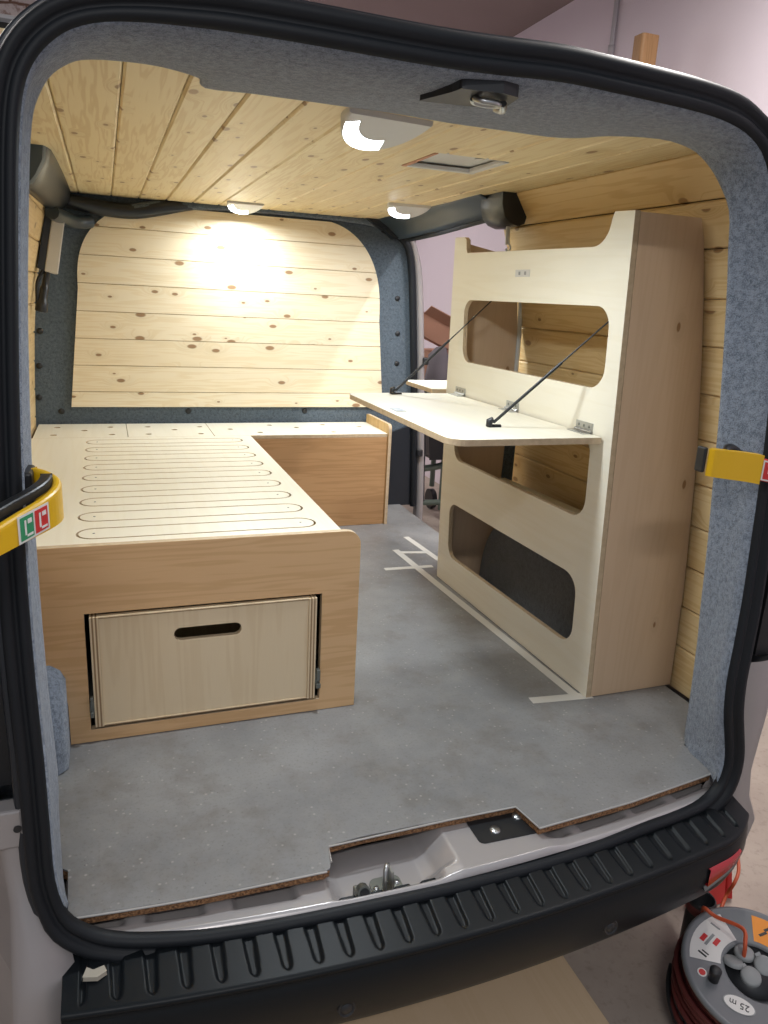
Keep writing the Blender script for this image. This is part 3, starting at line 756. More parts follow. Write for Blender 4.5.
# top with slots
hl = []; sl_ = []
for k in range(9):
    y = 1.838+.1435*k; W = .088
    r = rrect(-.09, .500, y-W/2, y+W/2, W/2-.0005, 8); hl.append(r)
    W2 = W-.013; sl_.append(rrect(-.0845, .4945, y-W2/2, y+W2/2, W2/2-.0005, 8))
g = plate([(-.285, 1.619), (.548, 1.619), (.548, 3.078), (-.285, 3.078)], hl, .015, lambda u, v, w: (u, v, .405+w), .0006)
g.build('bed_top', ['birch', 'ply_edge'], bed)
for r in sl_:
    g = plate(r, [], .015, lambda u, v, w: (u, v, .405+w), .0006); s_ = g.build('slat', ['birch', 'ply_edge'], bed)
    xs = [p[0] for p in r]; yc = sum(p[1] for p in r)/len(r)
    for xx in (min(xs)+.035, max(xs)-.035):
        g = MB(); g.lathe([(0, .0004), (.0028, .0004), (.003, -.001)], 10, Matrix.Translation((xx, yc, .4204))); g.build('screw_head', 'dark_steel', s_)
g = MB(); g.box(-.11, .52, 1.66, 3.05, .380, .4035); g.build('slat_support', 'ply_edge', bed)
g = MB(); g.box(-.115, .53, 1.95, 1.97, .003, .38); g.box(-.115, -.10, 1.625, 1.95, .003, .38); g.build('inner_carcass', 'void_dark', bed)
# drawer, slightly out of its opening
dr = MB()
A_ = rrect(-.063, .443, .041, .306, .001, 1)
g = plate(rrect(-.0442, .4242, .0446, .3024, .001, 1), [rrect(.113, .264, .231, .262, .0148, 8)], .015, lambda u, v, w: (u, 1.612-w, v), .0005)
dw = g.build('drawer', ['birch_front', 'ply_edge'], bed)
for xa in (-.063, .4245):
    g = MB()
    for q in range(5): g.box(xa+.0037*q, xa+.0037*(q+1), 1.593, 1.94, .0405, .3065, mi=q % 2)
    g.build('drawer_side', ['birch_front', 'ply_dark'], dw)
for za in (.0405, .3025):
    g = MB()
    for q in range(2): g.box(-.0445, .4245, 1.595, 1.612, za+.002*q, za+.002*(q+1), mi=q)
    g.build('drawer_edge', ['ply_dark', 'birch_front'], dw)
g = MB(); g.box(-.0440, .4240, 1.613, 1.94, .046, .054); g.box(-.0440, .4240, 1.925, 1.94, .054, .30); g.build('drawer_bin', 'birch_front', dw)
for x0 in (-.0725, .4435):
    g = MB(); g.box(x0, x0+.009, 1.592, 1.95, .075, .105); g.box(x0+.001, x0+.012 if x0 > 0 else x0+.008, 1.584, 1.60, .070, .082); g.box(x0+.002, x0+.011 if x0 > 0 else x0+.008, 1.586, 1.60, .090, .118)
    g.build('drawer_runner', 'dark_steel', bed, bevel=.001)

# ------------------------------------------------------------------ bench box along the bulkhead
be = thing('bench_box', 'low wooden bench box along the bulkhead with perforated birch lids', 'bench', (.45, 3.24, 0))
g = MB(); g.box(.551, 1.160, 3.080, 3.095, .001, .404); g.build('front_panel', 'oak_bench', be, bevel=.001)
ep = rrect(3.072, 3.388, .001, .462, [0, 0, .012, .022], 6)
g = plate(ep, [], .015, lambda u, v, w: (1.161+w, u, v), .0008); g.build('end_panel', ['cut_pine', 'ply_edge'], be)
hs = {0: [(-.205, 3.31), (-.1, 3.235), (.0, 3.31), (.005, 3.14), (-.21, 3.14)], 1: [(.15, 3.31), (.254, 3.235), (.365, 3.30), (.145, 3.14), (.352, 3.135)], 2: [(.488, 3.235), (.677, 3.325), (.602, 3.15), (.787, 3.262), (.926, 3.325), (.927, 3.14), (1.085, 3.265)]}
for k, (x0, x1) in enumerate(((-.28, .0635), (.0655, .400), (.402, 1.160))):
    holes = [[(cx+.0125*math.cos(a*PI/8), cy+.0125*math.sin(a*PI/8)) for a in range(16)] for cx, cy in hs[k]]
    g = plate([(x0, 3.080), (x1, 3.080), (x1, 3.392), (x0, 3.392)], holes, .015, lambda u, v, w: (u, v, .405+w), .0008)
    g.build('lid', ['birch', 'ply_edge'], be)
g = MB(); g.box(-.27, 1.155, 3.10, 3.38, .34, .36); g.build('inner_carcass', 'void_dark', be)

# ------------------------------------------------------------------ tall shelf unit
def fx(y, z): return 1.160-.0413*z-.030*(y-1.474)
cab = thing('shelf_unit', 'tall birch shelf unit with rounded openings and a fold down desk', 'shelf unit', (1.29, 1.93, 0))
def arcp(cx, cy, r, a0, a1, n=6): return [(cx+r*math.cos(math.radians(a0+(a1-a0)*k/n)), cy+r*math.sin(math.radians(a0+(a1-a0)*k/n))) for k in range(n+1)]
out = [(1.4745, .001), (2.402, .001), (2.378, .7), (2.352, 1.197)]+[(2.348, 1.2), (2.285, 1.198)]+arcp(2.262, 1.157, .010, 0, -90, 3)[:0]+[(2.272, 1.190), (2.269, 1.160), (2.262, 1.150)]+arcp(1.615, 1.205, .062, -90, -175, 8)+[(1.545, 1.217), (1.4745, 1.214)]
o1 = rrect(1.528, 2.268, .812, 1.007, [.055, .045, .045, .05], 7)
o2 = rrect(1.555, 2.300, .475, .680, [.055, .045, .03, .03], 7)
o3 = rrect(1.560, 2.318, .113, .315, [.055, .045, .045, .055], 7)
g = plate(out, [o1, o2, o3], .015, lambda u, v, w: (fx(u, v)+.015-w, u, v), .0012)
fr = g.build('front_panel', ['birch', 'ply_edge'], cab)
# near side panel
sp_ = [(1.164, .001), (1.441, .001), (1.425, .58), (1.398, .83), (1.358, 1.0), (1.308, 1.140), (1.292, 1.208), (1.116, 1.212)]
sp_ = [(1.1762, .001), (1.439, .001), (1.429, .298), (1.403, .60), (1.388, .72), (1.366, .87), (1.339, 1.03), (1.301, 1.2125), (1.1262, 1.2125)]
g = plate(sp_, [], .015, lambda u, v, w: (u, 1.490-w, v), .0008); g.build('side_panel', ['beech', 'ply_edge'], cab)
g = plate([(1.146, .001), (1.355, .001), (1.352, .9), (1.33, 1.10), (1.25, 1.165), (1.105, 1.19)], [], .015, lambda u, v, w: (u, 2.372-w, v), .0008); g.build('side_panel', ['beech', 'ply_edge'], cab)
g = MB(); g.prism([(.70, 0), (.9, 0), (1.10, -.018)], lambda u, v, w: (w, 0, 0), 0, 0) if False else None
g.tube([(1.358, 2.352, .70), (1.356, 2.352, .9), (1.348, 2.352, 1.03)], .008, 8); g.build('white_batten', 'linen', cab)
g = MB(); g.prism([(1.34, .30), (1.385, .30), (1.385, .69), (1.345, .69)], lambda u, v, w: (u, w, v), 2.352, 2.356); g.build('grey_batten', 'carpet_bulk', cab)
for z, x1 in ((.375, 1.415), (.672, 1.385)):
    g = MB(); g.prism([(1.492, fx(1.492, z)+.018), (2.355, fx(2.355, z)+.018), (2.355, x1-.06), (1.492, x1)], lambda u, v, w: (v, u, w), z, z+.012); g.build('shelf', 'birch', cab)
g = MB(); z = 1.13; g.prism([(1.492, fx(1.492, z)+.018), (2.355, fx(2.355, z)+.018), (2.355, 1.30), (1.492, 1.30)], lambda u, v, w: (v, u, w), z, z+.012); g.build('shelf', 'birch', cab)
# label plate
g = MB(); g.box(-.001, .0015, 1.888, 1.962, 1.076, 1.095); 
g.v = [(fx(v[1], v[2])+(-.0015 if v[0] > 0 else .001), v[1], v[2]) for v in g.v]; lb = g.build('label_plate', 'white_plastic', cab)
for yy in (1.910, 1.940):
    g = MB(); g.box(-.001, .0015, yy-.005, yy+.005, 1.081, 1.090); g.v = [(fx(v[1], v[2])-.0018, v[1], v[2]) if v[0] > 0 else (fx(v[1], v[2])-.001, v[1], v[2]) for v in g.v]; g.build('plate_mark', 'grey_plastic', lb)
# fold down desk
dk = rrect(.722, 1.124, 1.506, 2.318, [.045, 0, 0, .045], 7)
dk = [(x-(.0 if x < 1.0 else (y-1.506)*.030), y) for x, y in dk]
g = plate(dk, [], .016, lambda u, v, w: (u, v, .684+w), .001)
desk = g.build('fold_down_desk', ['birch', 'ply_edge'], cab)
for y in (2.27, 1.935, 1.585):
    xh = fx(y, .71)
    g = MB(); g.box(xh-.0025, xh+.001, y-.035, y+.035, .703, .726); g.box(xh-.028, xh-.002, y-.035, y+.035, .6995, .7022); g.tube([(xh-.004, y-.035, .7035), (xh-.004, y+.035, .7035)], .0045, 10)
    hi = g.build('hinge', 'steel', cab)
    for dy in (-.022, 0, .022):
        g = MB(); g.lathe([(0, .0012), (.003, .001), (.004, 0)], 10, Matrix.Translation((xh-.0026, y+dy, .7165)) @ Matrix.Rotation(-PI/2, 4, 'Y')); g.build('screw', 'dark_steel', hi)
for A, B in (((.911, 1.665, .712), (1.150, 1.530, 1.000)), ((.880, 2.285, .712), (1.185, 2.24, 1.015))):
    g = MB(); A = Vector(A); B = Vector(B); M_ = A.lerp(B, .55)
    g.tube([A, M_], .0040, 10); g.tube([M_, B], .0020, 8)
    s_ = g.build('stay_arm', 'black_plastic', cab)
    g = MB(); g.tube([A+Vector((-.012, 0, -.010)), A+Vector((-.012, 0, .004)), A+Vector((-.004, 0, .006))], .0085, 12); g.tube([A+Vector((-.014, 0, -.011)), A+Vector((.02, 0, -.011))], .006, 8); g.build('stay_end', 'black_plastic', s_)
g = MB(); g.box(.745, .775, 1.92, 1.975, .6995, .7018); g.build('catch_plate', 'steel', desk)
# second small flap on the far end, towards the side door
g = plate(rrect(1.055, 1.36, 2.39, 2.66, [.0, .02, .02, .03], 5), [], .015, lambda u, v, w: (u, v, .690+w), .001)
g.build('side_flap', ['birch', 'ply_edge'], cab)
g = MB(); g.box(1.16, 1.18, 2.385, 2.60, .672, .688); g.build('flap_bracket', 'dark_steel', cab)

# ------------------------------------------------------------------ interior lamps
def lamp(x, y, s, label, rot, watts):
    o = thing('ceiling_light', label, 'light', (x, y, 1.335), 'ceiling lights in the van')
    T = Matrix.Translation((x, y, 1.335)) @ Matrix.Rotation(rot, 4, 'Z')
    # a low scoop: half oval base with a slanting bright lens under the curved edge
    n = 24
    def arc(rx, ry, z0, z1):
        out_ = []
        for k in range(n+1):
            a = PI*k/n; y_ = ry*math.sin(a)
            out_.append(Vector((-rx*s*math.cos(a), (y_-.045)*s, (z0+(z1-z0)*y_/.13)*s)))
        return out_
    top_ = arc(.085, .130, 0, 0); rim = arc(.084, .130, -.008, -.040); lipo = arc(.080, .124, -.010, -.044); lipi = arc(.056, .080, -.010, -.046)
    g = MB(); g.grid([[T @ p for p in r] for r in (top_, rim, lipo)])
    g.add([T @ p for p in lipi], [list(range(n+1))])
    g.add([T @ p for p in (top_[0], top_[-1], rim[-1], lipo[-1], lipi[-1], lipi[0], lipo[0], rim[0])], [(0, 1, 2, 3, 4, 5, 6, 7)])
    ka, kb = (2, 15)
    g.grid([[T @ p for p in r[:ka+1]] for r in (lipo, lipi)]); g.grid([[T @ p for p in r[kb:]] for r in (lipo, lipi)])
    g.build('housing', 'white_plastic', o)
    g = MB(); g.grid([[T @ p for p in r[ka:kb+1]] for r in (lipo, lipi)]); g.build('lens', 'lens_glow', o)
    ld = bpy.data.lights.new('lamp_glow', 'AREA'); ld.shape = 'DISK'; ld.size = .11*s; ld.energy = watts; ld.color = (.86, .94, 1.0); ld.spread = math.radians(175)
    lo_ = bpy.data.objects.new('lamp_glow', ld); C.objects.link(lo_); lo_.parent = o; lo_.location = (0, .02, -.055*s)
    return o
LAMP_W = 7.0
lamp(.525, 1.52, 1.05, 'large white ceiling light nearest the rear doorway, glowing at its rim', .12, 8)
lamp(.545, 3.21, .85, 'small white ceiling light in front of the pine bulkhead panel', .0, 5)
lamp(1.075, 2.78, .95, 'white ceiling light beside the sliding door header', -.1, 8)

# ------------------------------------------------------------------ white box on left wall
cb_ = thing('control_box', 'slim white box on a black bracket high on the left wall', 'box', (-.17, 3.2, 1.03))
def q3(x, z, y=3.2): return Vector((x, y, z))
g = MB(); a, b_, c, d = q3(-.160, 1.250), q3(-.117, 1.243), q3(-.158, 1.022), q3(-.204, 1.032)
bk = Vector((-.012, .07, 0))
g.add([a, b_, c, d, a+bk, b_+bk, c+bk, d+bk], [(0, 1, 2, 3), (7, 6, 5, 4), (0, 4, 5, 1), (1, 5, 6, 2), (2, 6, 7, 3), (3, 7, 4, 0)]); g.build('cover', 'white_plastic', cb_, bevel=.004)
g = MB(); a2, d2 = q3(-.186, 1.254), q3(-.229, 1.042); a1, d1 = a+Vector((-.001, .004, 0)), d+Vector((-.001, .004, 0)); bk = Vector((-.004, .09, 0))
g.add([a2, a1, d1, d2, a2+bk, a1+bk, d1+bk, d2+bk], [(0, 1, 2, 3), (7, 6, 5, 4), (0, 4, 5, 1), (1, 5, 6, 2), (2, 6, 7, 3), (3, 7, 4, 0)]); g.build('bracket', 'black_plastic', cb_, bevel=.002)
g = MB(); g.tube(catmull([(-.195, 3.22, 1.035), (-.205, 3.22, .99), (-.214, 3.21, .95), (-.222, 3.20, .905), (-.226, 3.20, .885)], 4), [.012]*6+[.016]*5+[.022]*6, 8); g.tube(catmull([(-.21, 3.22, 1.035), (-.232, 3.21, .99), (-.236, 3.20, .93), (-.238, 3.20, .89)], 4), .007, 8)
g.build('cable_bundle', 'black_plastic', cb_)

# ------------------------------------------------------------------ masking tape on the floor
def tape(pts, w, label):
    pts = [Vector((*p, 0)) for p in pts]; g = MB()
    d = (pts[-1]-pts[0]).normalized(); nrm = Vector((-d.y, d.x, 0))*w/2
    L_ = [p+nrm for p in pts]; R_ = [p-nrm for p in pts]
    n = len(pts)
    vs = [(p.x, p.y, .0003) for p in L_+R_]+[(p.x, p.y, .0009+random.random()*.0003) for p in L_+R_]
    fs = []
    for i in range(n-1): fs += [(i, i+1, n+i+1, n+i), (2*n+i, 3*n+i, 3*n+i+1, 2*n+i+1), (i, 2*n+i, 2*n+i+1, i+1), (n+i, n+i+1, 3*n+i+1, 3*n+i)]
    fs += [(0, n, 3*n, 2*n), (n-1, 3*n-1, 4*n-1, 2*n-1)]
    g.add(vs, fs)
    top(g.build('masking_tape', 'tape', None, loc=(pts[0].x, pts[0].y, ZO)), label, 'tape', 'masking tape strips on the floor')
tape([(1.085, 2.72), (1.102, 2.30), (1.122, 1.90), (1.139, 1.50)], .028, 'long strip of masking tape running along the base of the shelf unit')
tape([(1.007, 1.500), (1.182, 1.482)], .030, 'short strip of masking tape under the near corner of the shelf unit')
tape([(1.193, 2.874), (1.215, 2.56)], .026, 'masking tape strip slanting to the shelf unit, farthest from the rear doorway')
tape([(.963, 2.512), (1.16, 2.505)], .026, 'masking tape strip crossing the long strip near the side door')
tape([(1.09, 2.685), (1.20, 2.665)], .026, 'shortest masking tape piece near the side door')

# ------------------------------------------------------------------ rear doors
def rear_door(sgn, label):
    xh = -.148 if sgn < 0 else 1.335
    o = thing('rear_door', label, 'door', (xh, 1.15, .0))
    xo = xh+sgn*.62
    x0, x1 = min(xh, xo), max(xh, xo)
    pts = rrect(x0, x1, .235, 1.235, [.0, .0, .10 if sgn < 0 else .14, .14 if sgn < 0 else .10], 6)
    if sgn > 0: pts = rrect(x0, x1, .27, 1.02, [.0, .0, .10, .16], 6)
    g = MB(); g.prism(pts, lambda u, v, w: (u, w+abs(u-xh)*.04, v), 1.135, 1.175); g.build('inner_trim', 'door_black', o, bevel=.008)
    g = MB(); pts2 = [(xh+(u-xh)*1.0, v) for u, v in pts]; g.prism(pts2, lambda u, v, w: (u, w+abs(u-xh)*.04, v), 1.178, 1.20); g.build('outer_skin', 'silver_paint', o, bevel=.006)
    for z in (.35, .98):
        g = MB(); g.box(xh-.06 if sgn < 0 else xh+.03, xh-.03 if sgn < 0 else xh+.06, 1.17, 1.19, z, z+.07); g.build('hinge', 'black_plastic', o, bevel=.003)
    return o
rear_door(-1, 'left rear door of the van swung wide open, black inner side showing')
rear_door(1, 'right rear door of the van swung wide open, black edge showing')

# yellow door catches on the pillars
ca = thing('door_catch', 'yellow door catch on the left pillar with a green and red sticker', 'catch', (-.09, 1.13, .70))
path = [Vector(p) for p in catmull([(-.178, .93, .678), (-.140, .985, .685), (-.112, 1.03, .690), (-.085, 1.07, .695), (-.071, 1.105, .698), (-.071, 1.140, .700), (-.087, 1.165, .702), (-.104, 1.178, .702)], 4)]
def strap(path, h0, h1, th, name, mat, parent, bev=.003, side=1):
    rows = []
    for i, p in enumerate(path):
        d = (path[min(i+1, len(path)-1)]-path[max(i-1, 0)]); d.z = 0; d.normalize()
        nn_ = Vector((d.y, -d.x, 0))*side
        hh0 = h0[0]+(h0[1]-h0[0])*i/(len(path)-1); hh1 = h1[0]+(h1[1]-h1[0])*i/(len(path)-1)
        rows.append([p+Vector((0, 0, hh0)), p+Vector((0, 0, hh1)), p-nn_*th+Vector((0, 0, hh1)), p-nn_*th+Vector((0, 0, hh0)), p+Vector((0, 0, hh0))])
    g = MB(); g.grid(rows, smooth=False); g.add(rows[0][:4], [(0, 1, 2, 3)]); g.add(rows[-1][:4], [(3, 2, 1, 0)])
    return g.build(name, mat, parent, bevel=bev, seg=3)
strap(path, (-.018, -.032), (.012, .034), .013, 'yellow_cover', 'yellow', ca, .006)
strap([p+Vector((-.012, .012, .018)) for p in path[:19]], (-.004, .004), (.008, .018), .016, 'black_strap', 'black_plastic', ca, .004)
pp = [Vector((-.110, 1.175, .700)), Vector((-.121, 1.19, .700))]
g = MB(); g.box(-.125, -.108, 1.14, 1.20, .685, .735); g.build('bracket', 'black_plastic', ca, bevel=.004)
def on_strap(i, frac, off=-.001): pass
def sticker(parent, P0, P1, z0, z1, mat, name):
    d = (P1-P0); d.z = 0; d.normalize(); nn_ = Vector((d.y, -d.x, 0))
    if nn_.dot(Vector((0, -1, 0))) < 0: nn_ = -nn_
    a = P0+nn_*.0012; b2 = P1+nn_*.0012
    g = MB(); vs = [(a.x, a.y, a.z+z0), (b2.x, b2.y, b2.z+z0), (b2.x, b2.y, b2.z+z1), (a.x, a.y, a.z+z1)]
    bk_ = nn_*-.0008
    vs += [(v[0]+bk_.x, v[1]+bk_.y, v[2]) for v in vs]
    g.add(vs, [(0, 1, 2, 3), (7, 6, 5, 4), (0, 4, 5, 1), (1, 5, 6, 2), (2, 6, 7, 3), (3, 7, 4, 0)])
    return g.build(name, mat, parent), nn_
P0 = path[7]; P1 = path[12]; Pm = path[9].lerp(path[14], .5)
st1, nn_ = sticker(ca, P0, P1, -.021, .016, 'white_paper', 'sticker')
off = nn_*.0006
for A, B, mt in ((P0.lerp(P1, .06), P0.lerp(P1, .47), 'green_ink'), (P0.lerp(P1, .53), P0.lerp(P1, .94), 'red_ink')):
    s2, _ = sticker(ca, A+off, B+off, -.018, .013, mt, 'sticker_square')
    s3, _ = sticker(ca, A.lerp(B, .3)+off*2, A.lerp(B, .42)+off*2, -.012, .008, 'white_paper', 'sticker_mark')
    s3, _ = sticker(ca, A.lerp(B, .55)+off*2, A.lerp(B, .85)+off*2, .002, .008, 'white_paper', 'sticker_mark')
    s3, _ = sticker(ca, A.lerp(B, .45)+off*2, A.lerp(B, .9)+off*2, -.015, -.012, 'white_paper', 'sticker_mark')

cr = thing('door_catch', 'yellow door catch on the right pillar with a red sticker', 'catch', (1.20, 1.13, .70))
pr = [Vector(p) for p in catmull([(1.093, 1.125, .724), (1.103, 1.112, .724), (1.13, 1.105, .722), (1.17, 1.10, .718), (1.215, 1.092, .712), (1.25, 1.08, .706), (1.30, 1.06, .698)], 4)]
strap(pr[:16], (-.027, -.031), (.026, .027), .020, 'yellow_cover', 'yellow', cr, .006, 1)
strap([p+Vector((-.003, .006, 0)) for p in pr[15:]], (-.024, -.024), (.020, .020), .014, 'sticker_end', 'red_ink', cr, .003, 1)
g = MB(); g.box(1.086, 1.094, 1.1275, 1.150, .702, .752); g.build('end_stop', 'black_plastic', cr, bevel=.003)
g = MB(); g.tube(catmull([(1.13, 1.12, .738), (1.15, 1.135, .748), (1.17, 1.14, .744), (1.185, 1.13, .732)], 4), .009, 8); g.build('black_strap', 'black_plastic', cr)
P0 = pr[15]; P1 = pr[19]
s1, nn_ = sticker(cr, P0, P1, -.022, .018, 'white_paper', 'sticker')
s2, _ = sticker(cr, P0.lerp(P1, .08)+nn_*.0006, P0.lerp(P1, .94)+nn_*.0006, -.019, .015, 'red_ink', 'sticker_square')
sticker(cr, P0.lerp(P1, .30)+nn_*.0012, P0.lerp(P1, .42)+nn_*.0012, -.007, .001, 'white_paper', 'sticker_mark')
sticker(cr, P0.lerp(P1, .56)+nn_*.0012, P0.lerp(P1, .68)+nn_*.0012, -.007, .001, 'white_paper', 'sticker_mark')
sticker(cr, P0.lerp(P1, .25)+nn_*.0012, P0.lerp(P1, .8)+nn_*.0012, .008, .011, 'white_paper', 'sticker_mark')

# ------------------------------------------------------------------ garage things
# cable reel
Rn = Vector((-.127, -.157, .979)).normalized(); Cc = Vector((1.277, .917, -.38))
reel = thing('cable_reel', 'grey extension cable reel lying behind the bumper, dark red cable wound on it', 'cable reel', Cc-Rn*.17)
u_ = (Vector((1, 0, 0))-Rn*Rn.x).normalized(); v_ = Rn.cross(u_)
M_ = Matrix((u_, v_, Rn)).transposed()
reel.rotation_euler = M_.to_euler()
H = .17
g = MB(); g.lathe([(0, H-.012), (.066, H-.012), (.066, H-.002), (.071, H), (.140, H), (.146, H+.004), (.152, H+.004), (.156, H), (.156, H-.006), (.150, H-.010), (.085, H-.012), (.085, .02), (.15, .02), (.156, .015), (.152, .006), (0, .006)], 56); g.build('spool', 'reel_grey', reel, local=True)
g = MB()
path = []
for k in range(0, 9*36+1):
    a = 2*PI*k/36; turn = k/36
    r_ = .139-.004*math.sin(turn*2.1)+.004*math.sin(a*3+turn); path.append((r_*math.cos(a), r_*math.sin(a), .030+.0135*turn))
g.tube(path, .0075, 8)
path = []
for k in range(0, 8*30+1):
    a = 2*PI*k/30; turn = k/30; r_ = .150+.006*math.sin(turn*1.7+1)+.006*math.cos(a*2+turn*2); path.append((r_*math.cos(a), r_*math.sin(a), .032+.012*turn+.004*math.sin(a*2)))
g.tube(path, .0065, 8)
g.build('wound_cable', 'cable_dark', reel, local=True)
g = MB(); path = [(.165*math.cos(a), .165*math.sin(a), .05+.02*math.sin(a*1.5)) for a in [2.2+k*.12 for k in range(24)]]; g.tube(path, .006, 8); g.build('loose_loop', 'black_plastic', reel, local=True)
g = MB(); g.lathe([(0, 0), (.063, 0), (.065, .004), (.0, .004)], 40, Matrix.Translation((-.002, .010, H-.0115))); g.build('socket_plate', 'black_plastic', reel, local=True)
for k, (cx, cy) in enumerate(((-.032, .036), (.006, .044), (-.018, -.002), (.028, .008))):
    T = Matrix.Translation((cx, cy, H-.006)) @ Matrix.Rotation(.25*(k-1.5), 4, 'X') @ Matrix.Rotation(.2*(1.5-k), 4, 'Y')
    g = MB(); g.lathe([(0, .010), (.017, .010), (.0205, .008), (.0215, .004), (.0215, 0)], 28, T); g.box(-.006, .006, .018, .027, .001, .006, T=T); g.build('socket_cap', 'grey_plastic', reel, local=True)
# stickers on the flange
def flat(pts, z, name, mat, par=reel):
    g = MB(); g.prism(pts, lambda u, v, w: (u, v, w), z, z+.0008); return g.build(name, mat, par, local=True)
def sector(r0, r1, a0, a1, n=10):
    return [(r1*math.cos(math.radians(a0+(a1-a0)*k/n)), r1*math.sin(math.radians(a0+(a1-a0)*k/n))) for k in range(n+1)]+[(r0*math.cos(math.radians(a1+(a0-a1)*k/n)), r0*math.sin(math.radians(a1+(a0-a1)*k/n))) for k in range(n+1)]
lab = flat(sector(.074, .139, 82, 146), H+.0002, 'white_label', 'white_paper')
def at_ang(r, a): return (r*math.cos(math.radians(a)), r*math.sin(math.radians(a)))
for (r, a, w, hh, mt) in ((.118, 118, .020, .010, 'red_ink'), (.092, 113, .020, .010, 'red_ink'), (.106, 116, .036, .006, 'grey_plastic'), (.117, 96, .004, .022, 'grey_plastic'), (.112, 139, .004, .020, 'black_ink'), (.106, 136, .003, .016, 'black_ink')):
    cx, cy = at_ang(r, a); al = math.radians(20)
    pts = [(cx+math.cos(al)*dx-math.sin(al)*dy, cy+math.sin(al)*dx+math.cos(al)*dy) for dx, dy in ((-w/2, -hh/2), (w/2, -hh/2), (w/2, hh/2), (-w/2, hh/2))]
    flat(pts, H+.0009, 'label_mark', mt)
flat(sector(.074, .140, 12, 52), H+.0002, 'orange_label', 'orange_paper')
for (r, a) in ((.10, 40), (.118, 36), (.118, 22)):
    cx, cy = at_ang(r, a); flat([(cx-.010, cy-.003), (cx+.010, cy-.003), (cx+.010, cy+.003), (cx-.010, cy+.003)], H+.0009, 'label_mark', 'black_ink')
cx, cy = -.087, -.043
al = math.atan2(-.065+.021, -.068+.107)
el = [(cx+.030*math.cos(a)*math.cos(al)-.017*math.sin(a)*math.sin(al), cy+.030*math.cos(a)*math.sin(al)+.017*math.sin(a)*math.cos(al)) for a in [2*PI*k/28 for k in range(28)]]
flat([(cx+(x-cx)*1.08, cy+(y-cy)*1.08) for x, y in el], H+.0002, 'oval_border', 'grey_plastic'); flat(el, H+.0006, 'oval_label', 'white_paper')
al2 = al+PI
text_mesh('25 m', .020, lambda x, y, z: (cx+math.cos(al2)*x-math.sin(al2)*y, cy+math.sin(al2)*x+math.cos(al2)*y, H+.0018+z), 'black_ink', 'lettering', reel, local=True)
flat([(-.113+.010*math.cos(a), .040+.010*math.sin(a)) for a in [2*PI*k/20 for k in range(20)]], H+.0002, 'round_mark', 'white_paper'); flat([(-.113+.007*math.cos(a), .040+.007*math.sin(a)) for a in [2*PI*k/20 for k in range(20)]], H+.0009, 'round_mark', 'red_ink')
g = MB(); g.lathe([(0, .034), (.009, .034), (.0125, .031), (.0115, 0), (0, 0)], 24, Matrix.Translation((-.100, .020, H))); g.build('crank_knob', 'black_plastic', reel, local=True)
# red cable leading from the socket away under the van
g = MB(); 
def rw(u, v, w): return Cc+u_*u+v_*v+Rn*w
cp = [rw(-.004, .036, .004), rw(.0, .045, .035), rw(.02, .075, .035), rw(-.004, .128, .016), rw(-.012, .158, .012)]+[Vector(p) for p in ((1.300, 1.095, -.40), (1.345, 1.10, -.42), (1.40, 1.13, -.40), (1.405, 1.12, -.355), (1.430, 1.135, -.34), (1.455, 1.165, -.33), (1.47, 1.20, -.31), (1.47, 1.24, -.28))]
g.tube(catmull(cp, 5), .0045, 8)
top(g.build('power_cable', 'cable_red', None, loc=(1.3, 1.1, ZO-.36)), 'thin orange red cable plugged into the reel and rising behind the bumper', 'cable')
# black pot with an open top
bc_ = thing('canister', 'small black open topped canister beside the cable reel', 'canister', (1.345, 1.150, -.58))
T = Matrix.Translation((1.345, 1.150, -.58))
g = MB(); g.lathe([(0, 0), (.032, 0), (.034, .004), (.034, .165), (.031, .170), (.028, .166), (.028, .04), (0, .04)], 28, T); g.build('body', 'black_plastic', bc_)
g = MB(); g.lathe([(.0345, .135), (.0358, .137), (.0358, .156), (.0345, .158)], 28, T); g.build('red_band', 'cable_dark', bc_)
# red stand under the sill
rs = thing('jack_stand', 'red steel stand under the right end of the bumper', 'stand', (1.505, 1.27, -.58))
jx, jy = 1.505, 1.265
for (dx, dy) in ((-.07, .0), (.07, .0), (.07, .10), (-.07, .10)):
    b0 = Vector((jx+dx, jy+dy, -.57)); t0 = Vector((jx+.02+dx*.3, jy+.03+dy*.3, -.33))
    g = MB(); g.tube([b0, t0], .014, 4); g.build('leg', 'red_paint', rs)
g = MB(); g.add([(jx-.045, jy-.012, -.575), (jx+.045, jy-.012, -.575), (jx+.045, jy+.025, -.335), (jx-.005, jy+.025, -.335), (jx-.045, jy, -.575), (jx+.045, jy, -.575), (jx+.045, jy+.037, -.335), (jx-.005, jy+.037, -.335)], [(0, 1, 2, 3), (7, 6, 5, 4), (0, 4, 5, 1), (1, 5, 6, 2), (2, 6, 7, 3), (3, 7, 4, 0)])
g.build('gusset_plate', 'red_paint', rs)
g = MB(); g.box(jx-.02, jx+.06, jy+.01, jy+.06, -.335, -.31); g.build('saddle', 'red_paint', rs, bevel=.004)
# plywood sheet
g = MB(); g.box(.10, 1.008, .45, 1.75, -.5798, -.568); top(g.build('plywood_sheet', 'ply_sheet', None, bevel=.001, loc=(.55, 1.1, ZO-.58)), 'bare plywood sheet lying on the garage floor under the bumper', 'plywood')
